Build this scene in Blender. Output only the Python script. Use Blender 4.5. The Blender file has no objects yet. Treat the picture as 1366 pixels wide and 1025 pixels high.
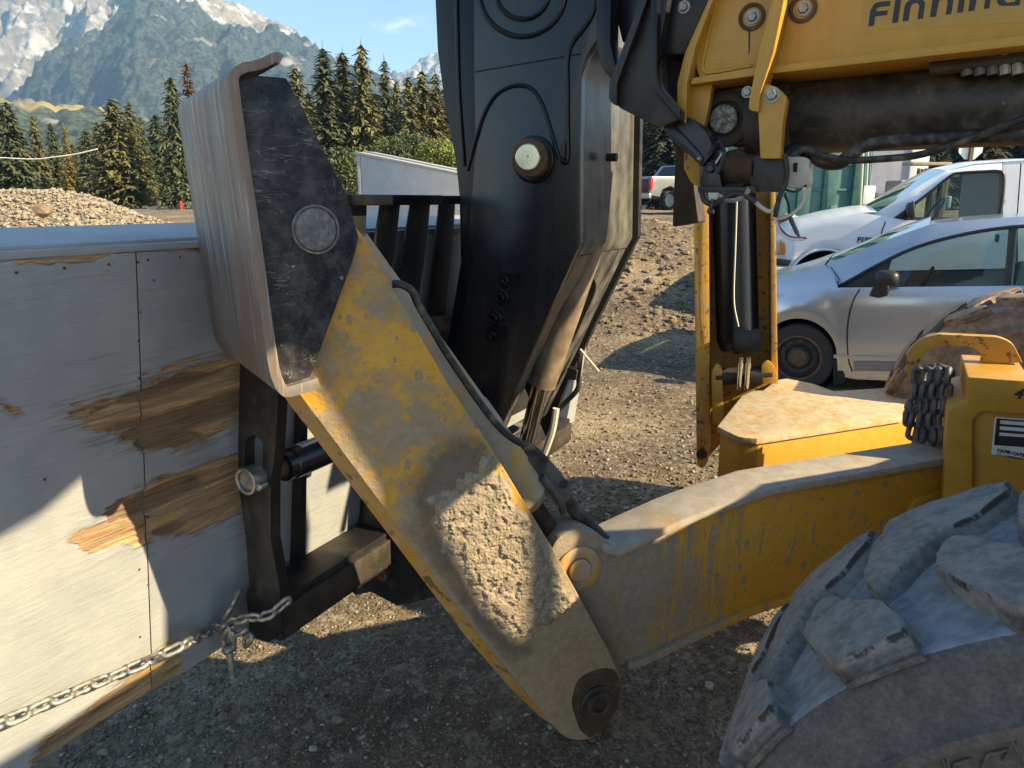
import bpy, bmesh, math, random
import numpy as np
from mathutils import Vector, Matrix
from mathutils.geometry import tessellate_polygon
from math import sin, cos, tan, pi, radians, atan2, hypot, sqrt, degrees
random.seed(7); RNG = np.random.default_rng(11)
C = bpy.context.scene.collection
SC = bpy.context.scene

# ------------------------------------------------------------------ camera, sky, sun, exposure
CAM_H, PITCH, FPX = 1.6, radians(14.2), 960.0
camd = bpy.data.cameras.new('camera'); cam = bpy.data.objects.new('camera', camd); C.objects.link(cam)
cam.location = (0, 0, CAM_H); cam.rotation_euler = (pi/2 - PITCH, 0, 0)
camd.sensor_width = 36; camd.lens = 36*FPX/1366; camd.clip_start = 0.05; camd.clip_end = 20000
SC.camera = cam
SUN_EL, SUN_AZ = radians(31), radians(-20.5)          # azimuth from +X towards +Y
w = bpy.data.worlds.new('World'); SC.world = w; w.use_nodes = True
wn = w.node_tree.nodes; wl = w.node_tree.links; wn.clear()
sky = wn.new('ShaderNodeTexSky'); sky.sky_type = 'NISHITA'; sky.sun_disc = False
sky.sun_elevation = SUN_EL; sky.sun_rotation = pi/2 - SUN_AZ; sky.altitude = 1300; sky.air_density = 1.2; sky.dust_density = 0.3; sky.ozone_density = 2.2
bg = wn.new('ShaderNodeBackground'); wo = wn.new('ShaderNodeOutputWorld'); bg.inputs[1].default_value = 0.08
# thin clouds: a few small puffs, mixed over the sky
tcw = wn.new('ShaderNodeTexCoord'); mpw = wn.new('ShaderNodeMapping'); mpw.inputs['Scale'].default_value = (3, 3, 9)
nzw = wn.new('ShaderNodeTexNoise'); nzw.inputs['Scale'].default_value = 2.3; nzw.inputs['Detail'].default_value = 7; nzw.inputs['Roughness'].default_value = 0.6
mrw = wn.new('ShaderNodeMapRange'); mrw.inputs[1].default_value = 0.63; mrw.inputs[2].default_value = 0.82; mrw.interpolation_type = 'SMOOTHSTEP'
mxw = wn.new('ShaderNodeMix'); mxw.data_type = 'RGBA'; mxw.inputs[7].default_value = (7.5, 7.6, 7.8, 1)
wl.new(tcw.outputs['Generated'], mpw.inputs[0]); wl.new(mpw.outputs[0], nzw.inputs['Vector']); wl.new(nzw.outputs['Fac'], mrw.inputs[0])
wl.new(mrw.outputs[0], mxw.inputs[0]); wl.new(sky.outputs[0], mxw.inputs[6]); wl.new(mxw.outputs[2], bg.inputs[0]); wl.new(bg.outputs[0], wo.inputs[0])
sund = bpy.data.lights.new('sun', 'SUN'); sund.energy = 4.0; sund.angle = radians(0.53); sund.color = (1.0, 0.81, 0.50)
sun = bpy.data.objects.new('sun', sund); C.objects.link(sun)
sun.rotation_euler = Vector((cos(SUN_EL)*cos(SUN_AZ), cos(SUN_EL)*sin(SUN_AZ), sin(SUN_EL))).to_track_quat('Z', 'Y').to_euler()
SC.view_settings.view_transform = 'Standard'; SC.view_settings.look = 'None'; SC.view_settings.gamma = 1; SC.view_settings.exposure = 1.75
SC.view_settings.use_curve_mapping = False
SC.render.engine = 'CYCLES'; SC.cycles.use_denoising = True; SC.cycles.max_bounces = 6; SC.cycles.transparent_max_bounces = 12
SC.cycles.diffuse_bounces = 4; SC.cycles.volume_bounces = 0; SC.cycles.caustics_reflective = False; SC.cycles.caustics_refractive = False

# ------------------------------------------------------------------ geometry of the place
TH = radians(28.5)                                   # the machine stands turned by this much
L = np.array([sin(TH), cos(TH), 0.0]); M = np.array([cos(TH), -sin(TH), 0.0]); Z = np.array([0, 0, 1.0])
CP, SP = cos(PITCH), sin(PITCH); EYE = np.array([0, 0, CAM_H])
def ray(px, py):
    u = (px-683)/FPX; v = (512.5-py)/FPX
    return np.array([u, CP+v*SP, -SP+v*CP])
def proj(P):
    P = np.asarray(P, float); x, y, z = P[..., 0], P[..., 1], P[..., 2]-CAM_H
    f = y*CP-z*SP
    return 683+FPX*x/f, 512.5-FPX*(y*SP+z*CP)/f
def at_z(px, py, z):
    r = ray(px, py); return EYE + r*((z-CAM_H)/r[2])
def at_y(px, py, y):
    r = ray(px, py); return EYE + r*(y/r[1])
class Plane:
    """a vertical (or tilted) plane standing in the place; .P gives the point of it seen at a pixel of the reference"""
    def __init__(s, p, hd, tilt=0.0):
        s.p = np.array([p[0], p[1], 0.0]); a = radians(hd); s.hd = hd; s.tilt = tilt
        s.d = np.array([cos(a), sin(a), 0]); s.n = np.array([-sin(a), cos(a), 0])
        s.up = Z*cos(tilt) + s.n*sin(tilt)
        s.nc = np.cross(s.d, s.up)
        if (EYE-s.p) @ s.nc < 0: s.nc = -s.nc
    def off(s, o):
        q = Plane(s.p, s.hd, s.tilt); q.p = s.p + s.nc*o; return q
    def P(s, px, py):
        r = ray(px, py); return EYE + r*(((s.p-EYE) @ s.nc)/(r @ s.nc))
def BN(b): return Plane(L*b, -28.5)                  # machine fore-and-aft plane at lateral distance b

# ------------------------------------------------------------------ numpy noise
def _h(ix, iy, iz):
    n = (ix.astype(np.int64)*374761393 + iy.astype(np.int64)*668265263 + iz.astype(np.int64)*2147483647) & 0xffffffff
    n = ((n ^ (n >> 13))*1274126177) & 0xffffffff
    n = ((n ^ (n >> 15))*2246822519) & 0xffffffff
    return ((n ^ (n >> 16)) & 0xffffff)/float(0xffffff)
def vnoise(x, y, z=0.0):
    x, y, z = np.broadcast_arrays(np.asarray(x, float), np.asarray(y, float), np.asarray(z, float))
    ix, iy, iz = np.floor(x), np.floor(y), np.floor(z)
    fx, fy, fz = x-ix, y-iy, z-iz
    fx, fy, fz = fx*fx*(3-2*fx), fy*fy*(3-2*fy), fz*fz*(3-2*fz)
    r = 0
    for a in (0, 1):
        for b in (0, 1):
            for c in (0, 1):
                r = r + _h(ix+a, iy+b, iz+c)*(fx if a else 1-fx)*(fy if b else 1-fy)*(fz if c else 1-fz)
    return r
def fbm(x, y, z=0.0, o=4, g=0.5):
    r = 0; a = 1; t = 0; f = 1.0
    for i in range(o):
        r = r + a*vnoise(np.asarray(x)*f+17.3*i, np.asarray(y)*f+5.1*i, np.asarray(z)*f+9.7*i); t += a; a *= g; f *= 2.03
    return r/t
def sstep(a, b, x):
    t = np.clip((np.asarray(x, float)-a)/(b-a), 0, 1); return t*t*(3-2*t)
def sdpoly(X, Y, poly):
    """signed distance to a polygon (negative inside)"""
    d = np.full(X.shape, 1e9); ins = np.zeros(X.shape, bool); n = len(poly)
    for i in range(n):
        x0, y0 = poly[i][:2]; x1, y1 = poly[(i+1) % n][:2]
        ex, ey = x1-x0, y1-y0; t = np.clip(((X-x0)*ex+(Y-y0)*ey)/(ex*ex+ey*ey+1e-9), 0, 1)
        d = np.minimum(d, np.hypot(X-x0-t*ex, Y-y0-t*ey))
        c = ((y0 > Y) != (y1 > Y)) & (X < (x1-x0)*(Y-y0)/((y1-y0) if y1 != y0 else 1e-9)+x0)
        ins ^= c
    return np.where(ins, -d, d)

# ------------------------------------------------------------------ materials
class NT:
    def __init__(s, name):
        s.m = bpy.data.materials.new(name); s.m.use_nodes = True; s.t = s.m.node_tree; s.t.nodes.clear()
        s.o = s.t.nodes.new('ShaderNodeOutputMaterial'); s.b = s.t.nodes.new('ShaderNodeBsdfPrincipled')
        s.t.links.new(s.b.outputs[0], s.o.inputs[0]); s._tc = None
    def new(s, t): return s.t.nodes.new(t)
    def put(s, sock, v):
        if hasattr(v, 'links'): s.t.links.new(v, sock)
        elif isinstance(v, (tuple, list)) and len(v) == 3 and sock.type == 'RGBA': sock.default_value = (*v, 1)
        else: sock.default_value = v
    def co(s, scale=(1, 1, 1), rot=(0, 0, 0), world=False):
        if s._tc is None: s._tc = s.new('ShaderNodeTexCoord'); s._ge = s.new('ShaderNodeNewGeometry')
        mp = s.new('ShaderNodeMapping'); s.put(mp.inputs['Scale'], scale); s.put(mp.inputs['Rotation'], rot)
        s.t.links.new(s._ge.outputs['Position'] if world else s._tc.outputs['Object'], mp.inputs[0]); return mp.outputs[0]
    def noise(s, scale, detail=4, rough=0.55, vec=None, dist=0.0):
        n = s.new('ShaderNodeTexNoise'); s.put(n.inputs['Scale'], scale); s.put(n.inputs['Detail'], detail); s.put(n.inputs['Roughness'], rough); s.put(n.inputs['Distortion'], dist)
        s.t.links.new(vec if vec is not None else s.co(), n.inputs['Vector']); return n.outputs['Fac']
    def voro(s, scale, vec=None, feature='F1', out='Distance', rand=1.0):
        n = s.new('ShaderNodeTexVoronoi'); n.feature = feature; s.put(n.inputs['Scale'], scale); s.put(n.inputs['Randomness'], rand)
        s.t.links.new(vec if vec is not None else s.co(), n.inputs['Vector']); return n.outputs[out]
    def ramp(s, v, a, b, lo=0.0, hi=1.0):
        n = s.new('ShaderNodeMapRange'); n.interpolation_type = 'SMOOTHSTEP'
        s.put(n.inputs[0], v); s.put(n.inputs[1], a); s.put(n.inputs[2], b); s.put(n.inputs[3], lo); s.put(n.inputs[4], hi); return n.outputs[0]
    def math(s, op, a, b=0.5):
        n = s.new('ShaderNodeMath'); n.operation = op; s.put(n.inputs[0], a); s.put(n.inputs[1], b); return n.outputs[0]
    def mix(s, f, a, b):
        n = s.new('ShaderNodeMix'); n.data_type = 'RGBA'; s.put(n.inputs[0], f); s.put(n.inputs[6], a); s.put(n.inputs[7], b); return n.outputs[2]
    def attr(s, name):
        n = s.new('ShaderNodeAttribute'); n.attribute_name = name; return n.outputs['Fac']
    def bump(s, h, strength=0.3, dist=0.01):
        n = s.new('ShaderNodeBump'); s.put(n.inputs['Height'], h); n.inputs['Strength'].default_value = strength; n.inputs['Distance'].default_value = dist
        s.t.links.new(n.outputs[0], s.b.inputs['Normal']); return n.outputs[0]
    def fin(s, col=None, rough=None, metal=None, spec=None):
        for k, v in (('Base Color', col), ('Roughness', rough), ('Metallic', metal), ('Specular IOR Level', spec)):
            if v is not None: s.put(s.b.inputs[k], v)
        return s.m
def plain(name, col, rough=0.5, metal=0.0, var=0.25, scale=12.0, bump=0.15):
    t = NT(name); n = t.noise(scale, 5); n2 = t.noise(scale*9, 3)
    c = t.mix(t.ramp(n, .3, .7), tuple(x*(1-var) for x in col), tuple(min(1, x*(1+var*.5)) for x in col))
    t.bump(n2, bump, .004)
    return t.fin(c, t.ramp(n, .2, .8, rough*.85, min(1, rough*1.15)), metal)
def paint(name, base, rough, dust=(.36, .31, .25), d_lo=.5, d_hi=.62, d_sc=5.0, d_max=.9, drip=.0, chip=(.05, .035, .03), c_lo=.70, c_sc=30.0, bump=.2, stretch=None, spec=.5, film=.0):
    """paint with a dust film, settled dust patches, running drips, chips and scratches"""
    t = NT(name); a = t.noise(d_sc, 6, .62); b = t.noise(d_sc*4.3, 5, .6)
    f = t.math('ADD', t.math('MULTIPLY', a, .68), t.math('MULTIPLY', b, .32))
    if drip:
        dv = t.co((22, 22, 2.2)); g = t.noise(1.0, 3, .5, dv); f = t.math('ADD', t.math('MULTIPLY', f, 1-drip), t.math('MULTIPLY', g, drip))
    m = t.ramp(f, d_lo, d_hi, film, d_max)
    base2 = t.mix(t.ramp(b, .3, .7), tuple(x*.88 for x in base), base)
    col = t.mix(m, base2, t.mix(t.ramp(b, .35, .65), tuple(x*.8 for x in dust), dust))
    ch = t.ramp(t.noise(c_sc, 6, .65, t.co(stretch or (1, 1, 1))), c_lo, c_lo+.05)
    col = t.mix(t.math('MULTIPLY', ch, .85), col, chip)
    t.bump(t.math('ADD', t.math('MULTIPLY', m, .6), t.math('MULTIPLY', t.noise(170, 3), .35)), bump, .004)
    return t.fin(col, t.math('ADD', t.math('MULTIPLY', m, .9-rough), rough), 0.0, spec)

YEL = (.56, .285, .018)
def flange_paint(name, base, dust, axis, lo, hi, thr, spread, spot=.8, drip=.35, stain=(.16, .125, .09), run=1.0):
    """yellow paint with dried splashes: round spots, runs below them, and a coat of dust that thickens along one axis of the part"""
    t = NT(name); sx = t.new('ShaderNodeSeparateXYZ'); t.t.links.new(t.co(), sx.inputs[0]); g = t.ramp(sx.outputs['XYZ'.index(axis)], lo, hi)
    a = t.noise(6.5/run**.5, 8, .68, t.co((1/run**.5*1.6, 1/run**.5*1.6, run))) if run < 1 else t.noise(6.5, 8, .68); b = t.noise(48, 6, .65); f = t.math('ADD', t.math('MULTIPLY', a, .72), t.math('MULTIPLY', b, .28))
    f = t.math('ADD', f, t.math('MULTIPLY', g, spread)); m = t.ramp(f, thr, thr+.12, .05, .93)
    dv = t.co((26, 26, 5)); rn = t.ramp(t.noise(1.0, 3, .55, dv), .60, .70); m = t.math('MAXIMUM', m, t.math('MULTIPLY', t.math('MULTIPLY', rn, drip*2), t.ramp(a, .42, .55)))
    for sc, r, k in ((9, .20, .62), (23, .24, .55), (60, .26, .5)):
        vv = t.co((sc, sc, sc*.62)); n = t.new('ShaderNodeTexVoronoi'); n.inputs['Scale'].default_value = 1; t.t.links.new(vv, n.inputs['Vector']); bw = t.new('ShaderNodeRGBToBW'); t.t.links.new(n.outputs['Color'], bw.inputs[0])
        d = t.math('ADD', n.outputs['Distance'], t.math('MULTIPLY', t.math('SUBTRACT', b, .5), .22)); sp = t.math('MULTIPLY', t.ramp(d, r, r*.72), t.ramp(bw.outputs[0], k, k+.03)); m = t.math('MAXIMUM', m, t.math('MULTIPLY', sp, spot))
    c = t.mix(m, t.mix(t.ramp(b, .3, .7), tuple(x*.88 for x in base), base), t.mix(t.ramp(b, .35, .65), tuple(x*.78 for x in dust), dust))
    ch = t.ramp(t.noise(30, 6, .65), .71, .75); c = t.mix(t.math('MULTIPLY', ch, .8), c, stain)
    t.bump(t.math('ADD', t.math('MULTIPLY', m, .6), t.math('ADD', t.math('MULTIPLY', t.noise(150, 4), .45), t.math('MULTIPLY', b, .6))), .55, .005)
    return t.fin(c, t.math('ADD', t.math('MULTIPLY', m, .45), .45))
M_YEL = paint('yellow_paint', YEL, .42, d_lo=.56, d_hi=.75, d_max=.35, c_lo=.74, film=.06)
M_YELDUST = paint('dusty_yellow_paint', YEL, .5, dust=(.37, .31, .235), d_lo=.40, d_hi=.56, d_sc=4.5, d_max=.92, drip=.42, c_lo=.72, bump=.35)
M_YELLIP = paint('worn_yellow_paint', (.52, .27, .04), .55, dust=(.40, .29, .15), d_lo=.40, d_hi=.6, d_sc=9, d_max=.75, chip=(.14, .075, .03), c_lo=.56, c_sc=14, stretch=(1, 1, 1), bump=.4)
M_YELRUST = paint('chipped_yellow_paint', YEL, .5, dust=(.38, .28, .17), d_lo=.42, d_hi=.66, d_sc=8, d_max=.6, chip=(.10, .045, .02), c_lo=.57, c_sc=38, bump=.4)
M_SAND = paint('sandy_yellow_paint', (.50, .29, .07), .65, dust=(.50, .40, .25), d_lo=.30, d_hi=.55, d_sc=7, d_max=.95, chip=(.12, .08, .05), c_lo=.66, c_sc=24, stretch=(1, 6, 1), bump=.5)
M_BLK = paint('black_gloss_paint', (.007, .008, .011), .3, dust=(.10, .085, .07), d_lo=.55, d_hi=.9, d_sc=3, d_max=.3, chip=(.3, .28, .26), c_lo=.76, c_sc=60, bump=.06, spec=.32)
M_BLKD = paint('dusty_black_paint', (.011, .011, .012), .45, dust=(.115, .09, .066), d_lo=.45, d_hi=.75, d_sc=6, d_max=.6, chip=(.09, .05, .03), c_lo=.66, c_sc=25, bump=.3)
M_BLKT = paint('tan_dusted_black_paint', (.014, .014, .016), .28, dust=(.40, .385, .34), d_lo=.30, d_hi=.74, d_sc=5, d_max=.42, drip=.5, chip=(.02, .02, .02), c_lo=.7, c_sc=25, bump=.2)
M_RUBBER = paint('dusty_rubber', (.022, .022, .023), .8, dust=(.165, .148, .132), d_lo=.34, d_hi=.72, d_sc=38, d_max=.75, chip=(.03, .025, .02), c_lo=.72, c_sc=40, bump=.5, film=.34)
M_HOSE = paint('black_hose_rubber', (.018, .018, .018), .6, dust=(.26, .21, .15), d_lo=.45, d_hi=.7, d_sc=16, d_max=.7, bump=.3)
M_STEEL = plain('bare_steel', (.42, .41, .38), .42, .85, .35, 22)
M_BRASS = plain('plated_pin_face', (.80, .72, .48), .28, .9, .12, 30, .05)
M_CHROME = plain('chrome_rod', (.62, .61, .58), .12, 1.0, .1, 14, .03)
M_GALV = plain('galvanised_steel', (.40, .385, .34), .45, .75, .4, 60, .3)
M_CHAINDK = plain('dark_chain_steel', (.15, .152, .155), .5, .55, .4, 70, .3)
M_RUST = plain('rusty_steel', (.13, .075, .042), .75, .2, .45, 25, .5)
M_BROWN = plain('oily_brown_steel', (.055, .042, .032), .6, .2, .45, 14, .5)
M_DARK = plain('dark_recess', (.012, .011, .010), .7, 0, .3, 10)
M_WHITEBOX = paint('dusty_white_plastic', (.62, .58, .46), .5, dust=(.42, .35, .24), d_lo=.5, d_hi=.8, d_sc=14, d_max=.7, bump=.1)
M_WHITE = plain('white_sticker', (.72, .72, .70), .5, 0, .08, 40, .02)
M_INK = plain('black_print', (.02, .02, .02), .5, 0, .1, 40, .02)
M_LENS = plain('dark_lamp_plastic', (.013, .014, .020), .35, 0, .3, 18, .05)

# ------------------------------------------------------------------ mesh building
WLOC = {}
class MB:
    """collects vertices and faces (world space) of ONE mesh object"""
    def __init__(s): s.v = []; s.f = []
    def add(s, V, F):
        o = len(s.v); s.v += [tuple(map(float, p)) for p in V]; s.f += [tuple(i+o for i in f) for f in F]; return s
    def prism(s, front, ext, holes=()):
        loops = [[np.asarray(p, float) for p in front]] + [[np.asarray(p, float) for p in h] for h in holes]
        ext = np.asarray(ext, float); V = []; F = []; idx = []
        for lp in loops:
            idx.append(list(range(len(V), len(V)+len(lp)))); V += lp
        n = len(V); V += [p+ext for p in V[:n]]
        # orientation of the outer loop
        nrm = np.zeros(3); lp = loops[0]
        for i in range(len(lp)): nrm += np.cross(lp[i]-lp[0], lp[(i+1) % len(lp)]-lp[0])
        fl = nrm @ ext > 0
        if holes:
            tr = tessellate_polygon([[Vector(p) for p in l] for l in loops])
            for t in tr:
                a, b, c = V[t[0]], V[t[1]], V[t[2]]
                tt = t if (np.cross(b-a, c-a) @ ext) < 0 else (t[0], t[2], t[1])
                F.append(tuple(tt)); F.append(tuple(i+n for i in reversed(tt)))
        else:
            q = idx[0] if not fl else idx[0][::-1]
            F.append(tuple(q)); F.append(tuple(i+n for i in reversed(q)))
        for k, ix in enumerate(idx):
            m = len(ix)
            for i in range(m):
                a, b = ix[i], ix[(i+1) % m]
                F.append((a, b, b+n, a+n))
        return s.add(V, F)
    def plate(s, pl, pts, thick, o=0.0, holes=(), n=5):
        q = pl.off(o) if o else pl
        fr = [q.P(*p) for p in rnd(pts, n)]
        return s.prism(fr, -pl.nc*thick, [[q.P(*p) for p in rnd(h, n)] for h in holes])
    def box(s, c, ax, ay, az):
        c, ax, ay, az = (np.asarray(q, float) for q in (c, ax, ay, az))
        V = [c+i*ax+j*ay+k*az for i in (-.5, .5) for j in (-.5, .5) for k in (-.5, .5)]
        return s.add(V, [(0, 1, 3, 2), (4, 6, 7, 5), (0, 4, 5, 1), (2, 3, 7, 6), (0, 2, 6, 4), (1, 5, 7, 3)])
    def tube(s, path, r, n=10, caps=True):
        P = [np.asarray(p, float) for p in path]; m = len(P); R = [r]*m if np.isscalar(r) else r
        T = [P[min(i+1, m-1)]-P[max(i-1, 0)] for i in range(m)]; T = [t/(np.linalg.norm(t)+1e-12) for t in T]
        u = np.cross(T[0], Z if abs(T[0][2]) < .9 else L); u /= np.linalg.norm(u); V = []; F = []
        for i in range(m):
            u = u-T[i]*(u @ T[i]); u /= np.linalg.norm(u); v = np.cross(T[i], u)
            V += [P[i]+R[i]*(cos(2*pi*k/n)*u+sin(2*pi*k/n)*v) for k in range(n)]
        for i in range(m-1):
            for k in range(n):
                F.append((i*n+k, i*n+(k+1) % n, (i+1)*n+(k+1) % n, (i+1)*n+k))
        if caps: F.append(tuple(range(n-1, -1, -1))); F.append(tuple(range((m-1)*n, m*n)))
        return s.add(V, F)
    def cyl(s, p0, p1, r, n=24): return s.tube([p0, p1], r, n)
    def lathe(s, c, ax, prof, n=28, a0=0.0, a1=2*pi):
        """prof: (along axis, radius)"""
        c = np.asarray(c, float); ax = np.asarray(ax, float); ax = ax/np.linalg.norm(ax)
        u = np.cross(ax, Z if abs(ax[2]) < .9 else L); u /= np.linalg.norm(u); v = np.cross(ax, u); V = []; F = []; m = len(prof)
        full = abs(a1-a0-2*pi) < 1e-6; k = n if full else n+1
        for i in range(k):
            a = a0+(a1-a0)*i/n; e = cos(a)*u+sin(a)*v
            V += [c+ax*h+e*r for h, r in prof]
        for i in range(n):
            j = (i+1) % k
            for q in range(m-1): F.append((i*m+q, i*m+q+1, j*m+q+1, j*m+q))
        return s.add(V, F)
    def torus(s, pts_fn, n, r, m=8):
        P = [np.asarray(pts_fn(2*pi*i/n), float) for i in range(n)]; V = []; F = []
        c = sum(P)/n; nrm = np.cross(P[0]-c, P[n//4]-c); nrm /= np.linalg.norm(nrm)
        for i in range(n):
            t = P[(i+1) % n]-P[i-1]; t /= np.linalg.norm(t); e = np.cross(t, nrm)
            V += [P[i]+r*(cos(2*pi*k/m)*e+sin(2*pi*k/m)*nrm) for k in range(m)]
        for i in range(n):
            for k in range(m): F.append((i*m+k, ((i+1) % n)*m+k, ((i+1) % n)*m+(k+1) % m, i*m+(k+1) % m))
        return s.add(V, F)
    def build(s, name, mat, parent=None, bev=0.0, seg=2, sharp=35, fix=True):
        me = bpy.data.meshes.new(name); V = np.array(s.v); org = np.array([(V[:, 0].min()+V[:, 0].max())/2, (V[:, 1].min()+V[:, 1].max())/2, V[:, 2].min()])
        me.from_pydata([tuple(p) for p in (V-org)], [], s.f)
        bm = bmesh.new(); bm.from_mesh(me)
        if fix:
            bmesh.ops.remove_doubles(bm, verts=bm.verts, dist=1e-5); bmesh.ops.recalc_face_normals(bm, faces=bm.faces)
        if bev:
            ed = [e for e in bm.edges if len(e.link_faces) == 2 and e.calc_face_angle(0) > .5]
            bmesh.ops.bevel(bm, geom=ed, offset=bev, segments=seg, profile=.6, affect='EDGES', clamp_overlap=True)
        bm.to_mesh(me); bm.free()
        me.polygons.foreach_set('use_smooth', [True]*len(me.polygons)); me.set_sharp_from_angle(angle=radians(sharp))
        return link(name, me, mat, parent, org)
def link(name, me, mat, parent, org):
    o = bpy.data.objects.new(name, me); C.objects.link(o)
    if mat is not None and not me.materials:
        for q in (mat if isinstance(mat, (list, tuple)) else [mat]): me.materials.append(q)
    put(o, parent, org); return o
def put(o, parent, org):
    org = np.asarray(org, float); WLOC[o.name] = org
    if parent is not None:
        o.parent = parent; org = org-WLOC[parent.name]
    o.location = tuple(org)
def grid_obj(name, P, mat, parent=None, attrs=None, flip=False, wrap=False):
    """P: (n,m,3) world points -> one mesh; attrs: dict name -> (n,m)"""
    n, m = P.shape[:2]; V = P.reshape(-1, 3); org = np.array([(V[:, 0].min()+V[:, 0].max())/2, (V[:, 1].min()+V[:, 1].max())/2, V[:, 2].min()])
    i, j = np.meshgrid(np.arange(n-1), np.arange(m-1), indexing='ij'); a = (i*m+j).ravel()
    F = np.stack([a, a+1, a+m+1, a+m], 1)
    if flip: F = F[:, ::-1]
    me = np_mesh(name, V-org, F)
    for k, v in (attrs or {}).items():
        at = me.attributes.new(k, 'FLOAT', 'POINT'); at.data.foreach_set('value', np.asarray(v, np.float32).ravel())
    return link(name, me, mat, parent, org)
def np_mesh(name, V, F, smooth=True):
    V = np.asarray(V, np.float32); F = np.asarray(F, np.int32); k = F.shape[1]
    me = bpy.data.meshes.new(name); me.vertices.add(len(V)); me.vertices.foreach_set('co', V.ravel())
    me.loops.add(F.size); me.loops.foreach_set('vertex_index', F.ravel())
    me.polygons.add(len(F)); me.polygons.foreach_set('loop_start', np.arange(0, F.size, k, dtype=np.int32)); me.polygons.foreach_set('loop_total', np.full(len(F), k, np.int32))
    me.polygons.foreach_set('use_smooth', np.full(len(F), smooth)); me.update(calc_edges=True); return me
def rnd(pts, n=5):
    """pixel polygon; a point (x, y, r) is rounded with radius r"""
    out = []; m = len(pts)
    for i, p in enumerate(pts):
        if len(p) == 2 or p[2] <= 0: out.append((p[0], p[1])); continue
        a = np.array(pts[i-1][:2], float); b = np.array(p[:2], float); c = np.array(pts[(i+1) % m][:2], float); r = p[2]
        d0 = a-b; d1 = c-b; l0, l1 = np.linalg.norm(d0), np.linalg.norm(d1); t = min(r, l0*.49, l1*.49)
        p0 = b+d0/l0*t; p1 = b+d1/l1*t
        for k in range(n+1):
            u = k/n; q = (1-u)**2*p0+2*u*(1-u)*b+u*u*p1; out.append((q[0], q[1]))
    return out
def crom(pts, n=6):
    P = [np.asarray(p, float) for p in pts]; P = [2*P[0]-P[1]]+P+[2*P[-1]-P[-2]]; out = []
    for i in range(1, len(P)-2):
        for k in range(n):
            t = k/n; a, b, c, d = P[i-1:i+3]
            out.append(.5*((2*b)+(c-a)*t+(2*a-5*b+4*c-d)*t*t+(3*b-a-3*c+d)*t**3))
    out.append(P[-2]); return out
def tag(o, label=None, cat=None, group=None, kind=None):
    for k, v in (('label', label), ('category', cat), ('group', group), ('kind', kind)):
        if v: o[k] = v
    return o
def thing(name, label, cat, loc, group=None):
    o = bpy.data.objects.new(name, None); o.empty_display_size = .2; C.objects.link(o); put(o, None, loc); return tag(o, label, cat, group)
def part(name, parent, loc):
    o = bpy.data.objects.new(name, None); o.empty_display_size = .1; C.objects.link(o); put(o, parent, loc); return o
def text_mesh(name, body, mat, parent, org, right, up, size, thick=.0012, shear=0.0, bold=0.0, align='LEFT'):
    cu = bpy.data.curves.new(name, 'FONT'); cu.body = body; cu.size = size; cu.extrude = thick/2; cu.shear = shear; cu.offset = bold; cu.align_x = align; cu.resolution_u = 3
    t = bpy.data.objects.new(name, cu); me = bpy.data.meshes.new_from_object(t); bpy.data.objects.remove(t); bpy.data.curves.remove(cu)
    right = np.asarray(right, float); up = np.asarray(up, float); nz = np.cross(right, up)
    V = np.array([v.co for v in me.vertices]); V = V[:, :1]*right+V[:, 1:2]*up+V[:, 2:3]*nz
    me.vertices.foreach_set('co', V.astype(np.float32).ravel()); me.update(); return link(name, me, mat, parent, org)
# ------------------------------------------------------------------ ground, mounds, hills, mountains, air
def ground_z(x, y):
    x = np.asarray(x, float); y = np.asarray(y, float)
    rise = 1.12*sstep(9.5, 24, y)*(1-.0*x)
    lane = sstep(3.2, 5.0, x)*sstep(24, 14, y)*(1-sstep(30, 60, x))          # the parking strip on the right stays low
    rise = rise*(1-.95*lane)
    berm = 1.18*np.exp(-((x-1.9)/2.1)**2-((y-11.8)/2.7)**2)
    n = (fbm(x*.7, y*.7, 0, 3)-.5)*.10 + (fbm(x*3.1, y*3.1, 3, 3)-.5)*.030 + (fbm(x*9, y*9, 5, 2)-.5)*.014
    bump = (fbm(x*1.3, y*1.3, 8, 4)-.5)*.5*sstep(9, 13, y)*(1-sstep(20, 26, y))*(1-lane)
    return (rise+berm)*1.0 + n*np.clip(.5+.05*y, 0, 1.4) + bump - .02
gx = np.sinh(np.linspace(-7.2, 7.2, 330))*2.2; gy = np.concatenate([np.linspace(-12, .3, 24), .35*np.exp(np.linspace(0, np.log(3000/.35), 420))])
GX, GY = np.meshgrid(gx, gy, indexing='ij'); GZ = ground_z(GX, GY)
t = NT('gravel_ground'); wv = t.co((1, 1, 1), world=True)
a = t.noise(.55, 5, .6, wv); b = t.noise(5, 5, .6, wv); v1 = t.voro(26, wv, 'F1', 'Color'); vd = t.voro(26, wv, 'F1', 'Distance'); v2 = t.voro(75, wv, 'F1', 'Distance'); v2c = t.voro(75, wv, 'F1', 'Color')
bw = t.new('ShaderNodeRGBToBW'); t.t.links.new(v1, bw.inputs[0]); bw2 = t.new('ShaderNodeRGBToBW'); t.t.links.new(v2c, bw2.inputs[0])
c = t.mix(t.ramp(a, .35, .65), (.095, .066, .040), (.33, .255, .155)); c = t.mix(t.ramp(b, .3, .75, 0, .5), c, (.13, .10, .07))
bands = t.noise(1.0, 4, .6, t.co((.22, 1.5, 1), (0, 0, .12), True), .3); c = t.mix(t.ramp(bands, .50, .62, 0, .62), c, (.105, .082, .058)); c = t.mix(t.ramp(bw.outputs[0], .55, .8, 0, .55), c, (.33, .28, .21)); c = t.mix(t.ramp(bw2.outputs[0], .2, .45, .55, 0), c, (.075, .056, .036))  # darker bands: noise stretched along X over the whole ground
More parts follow.
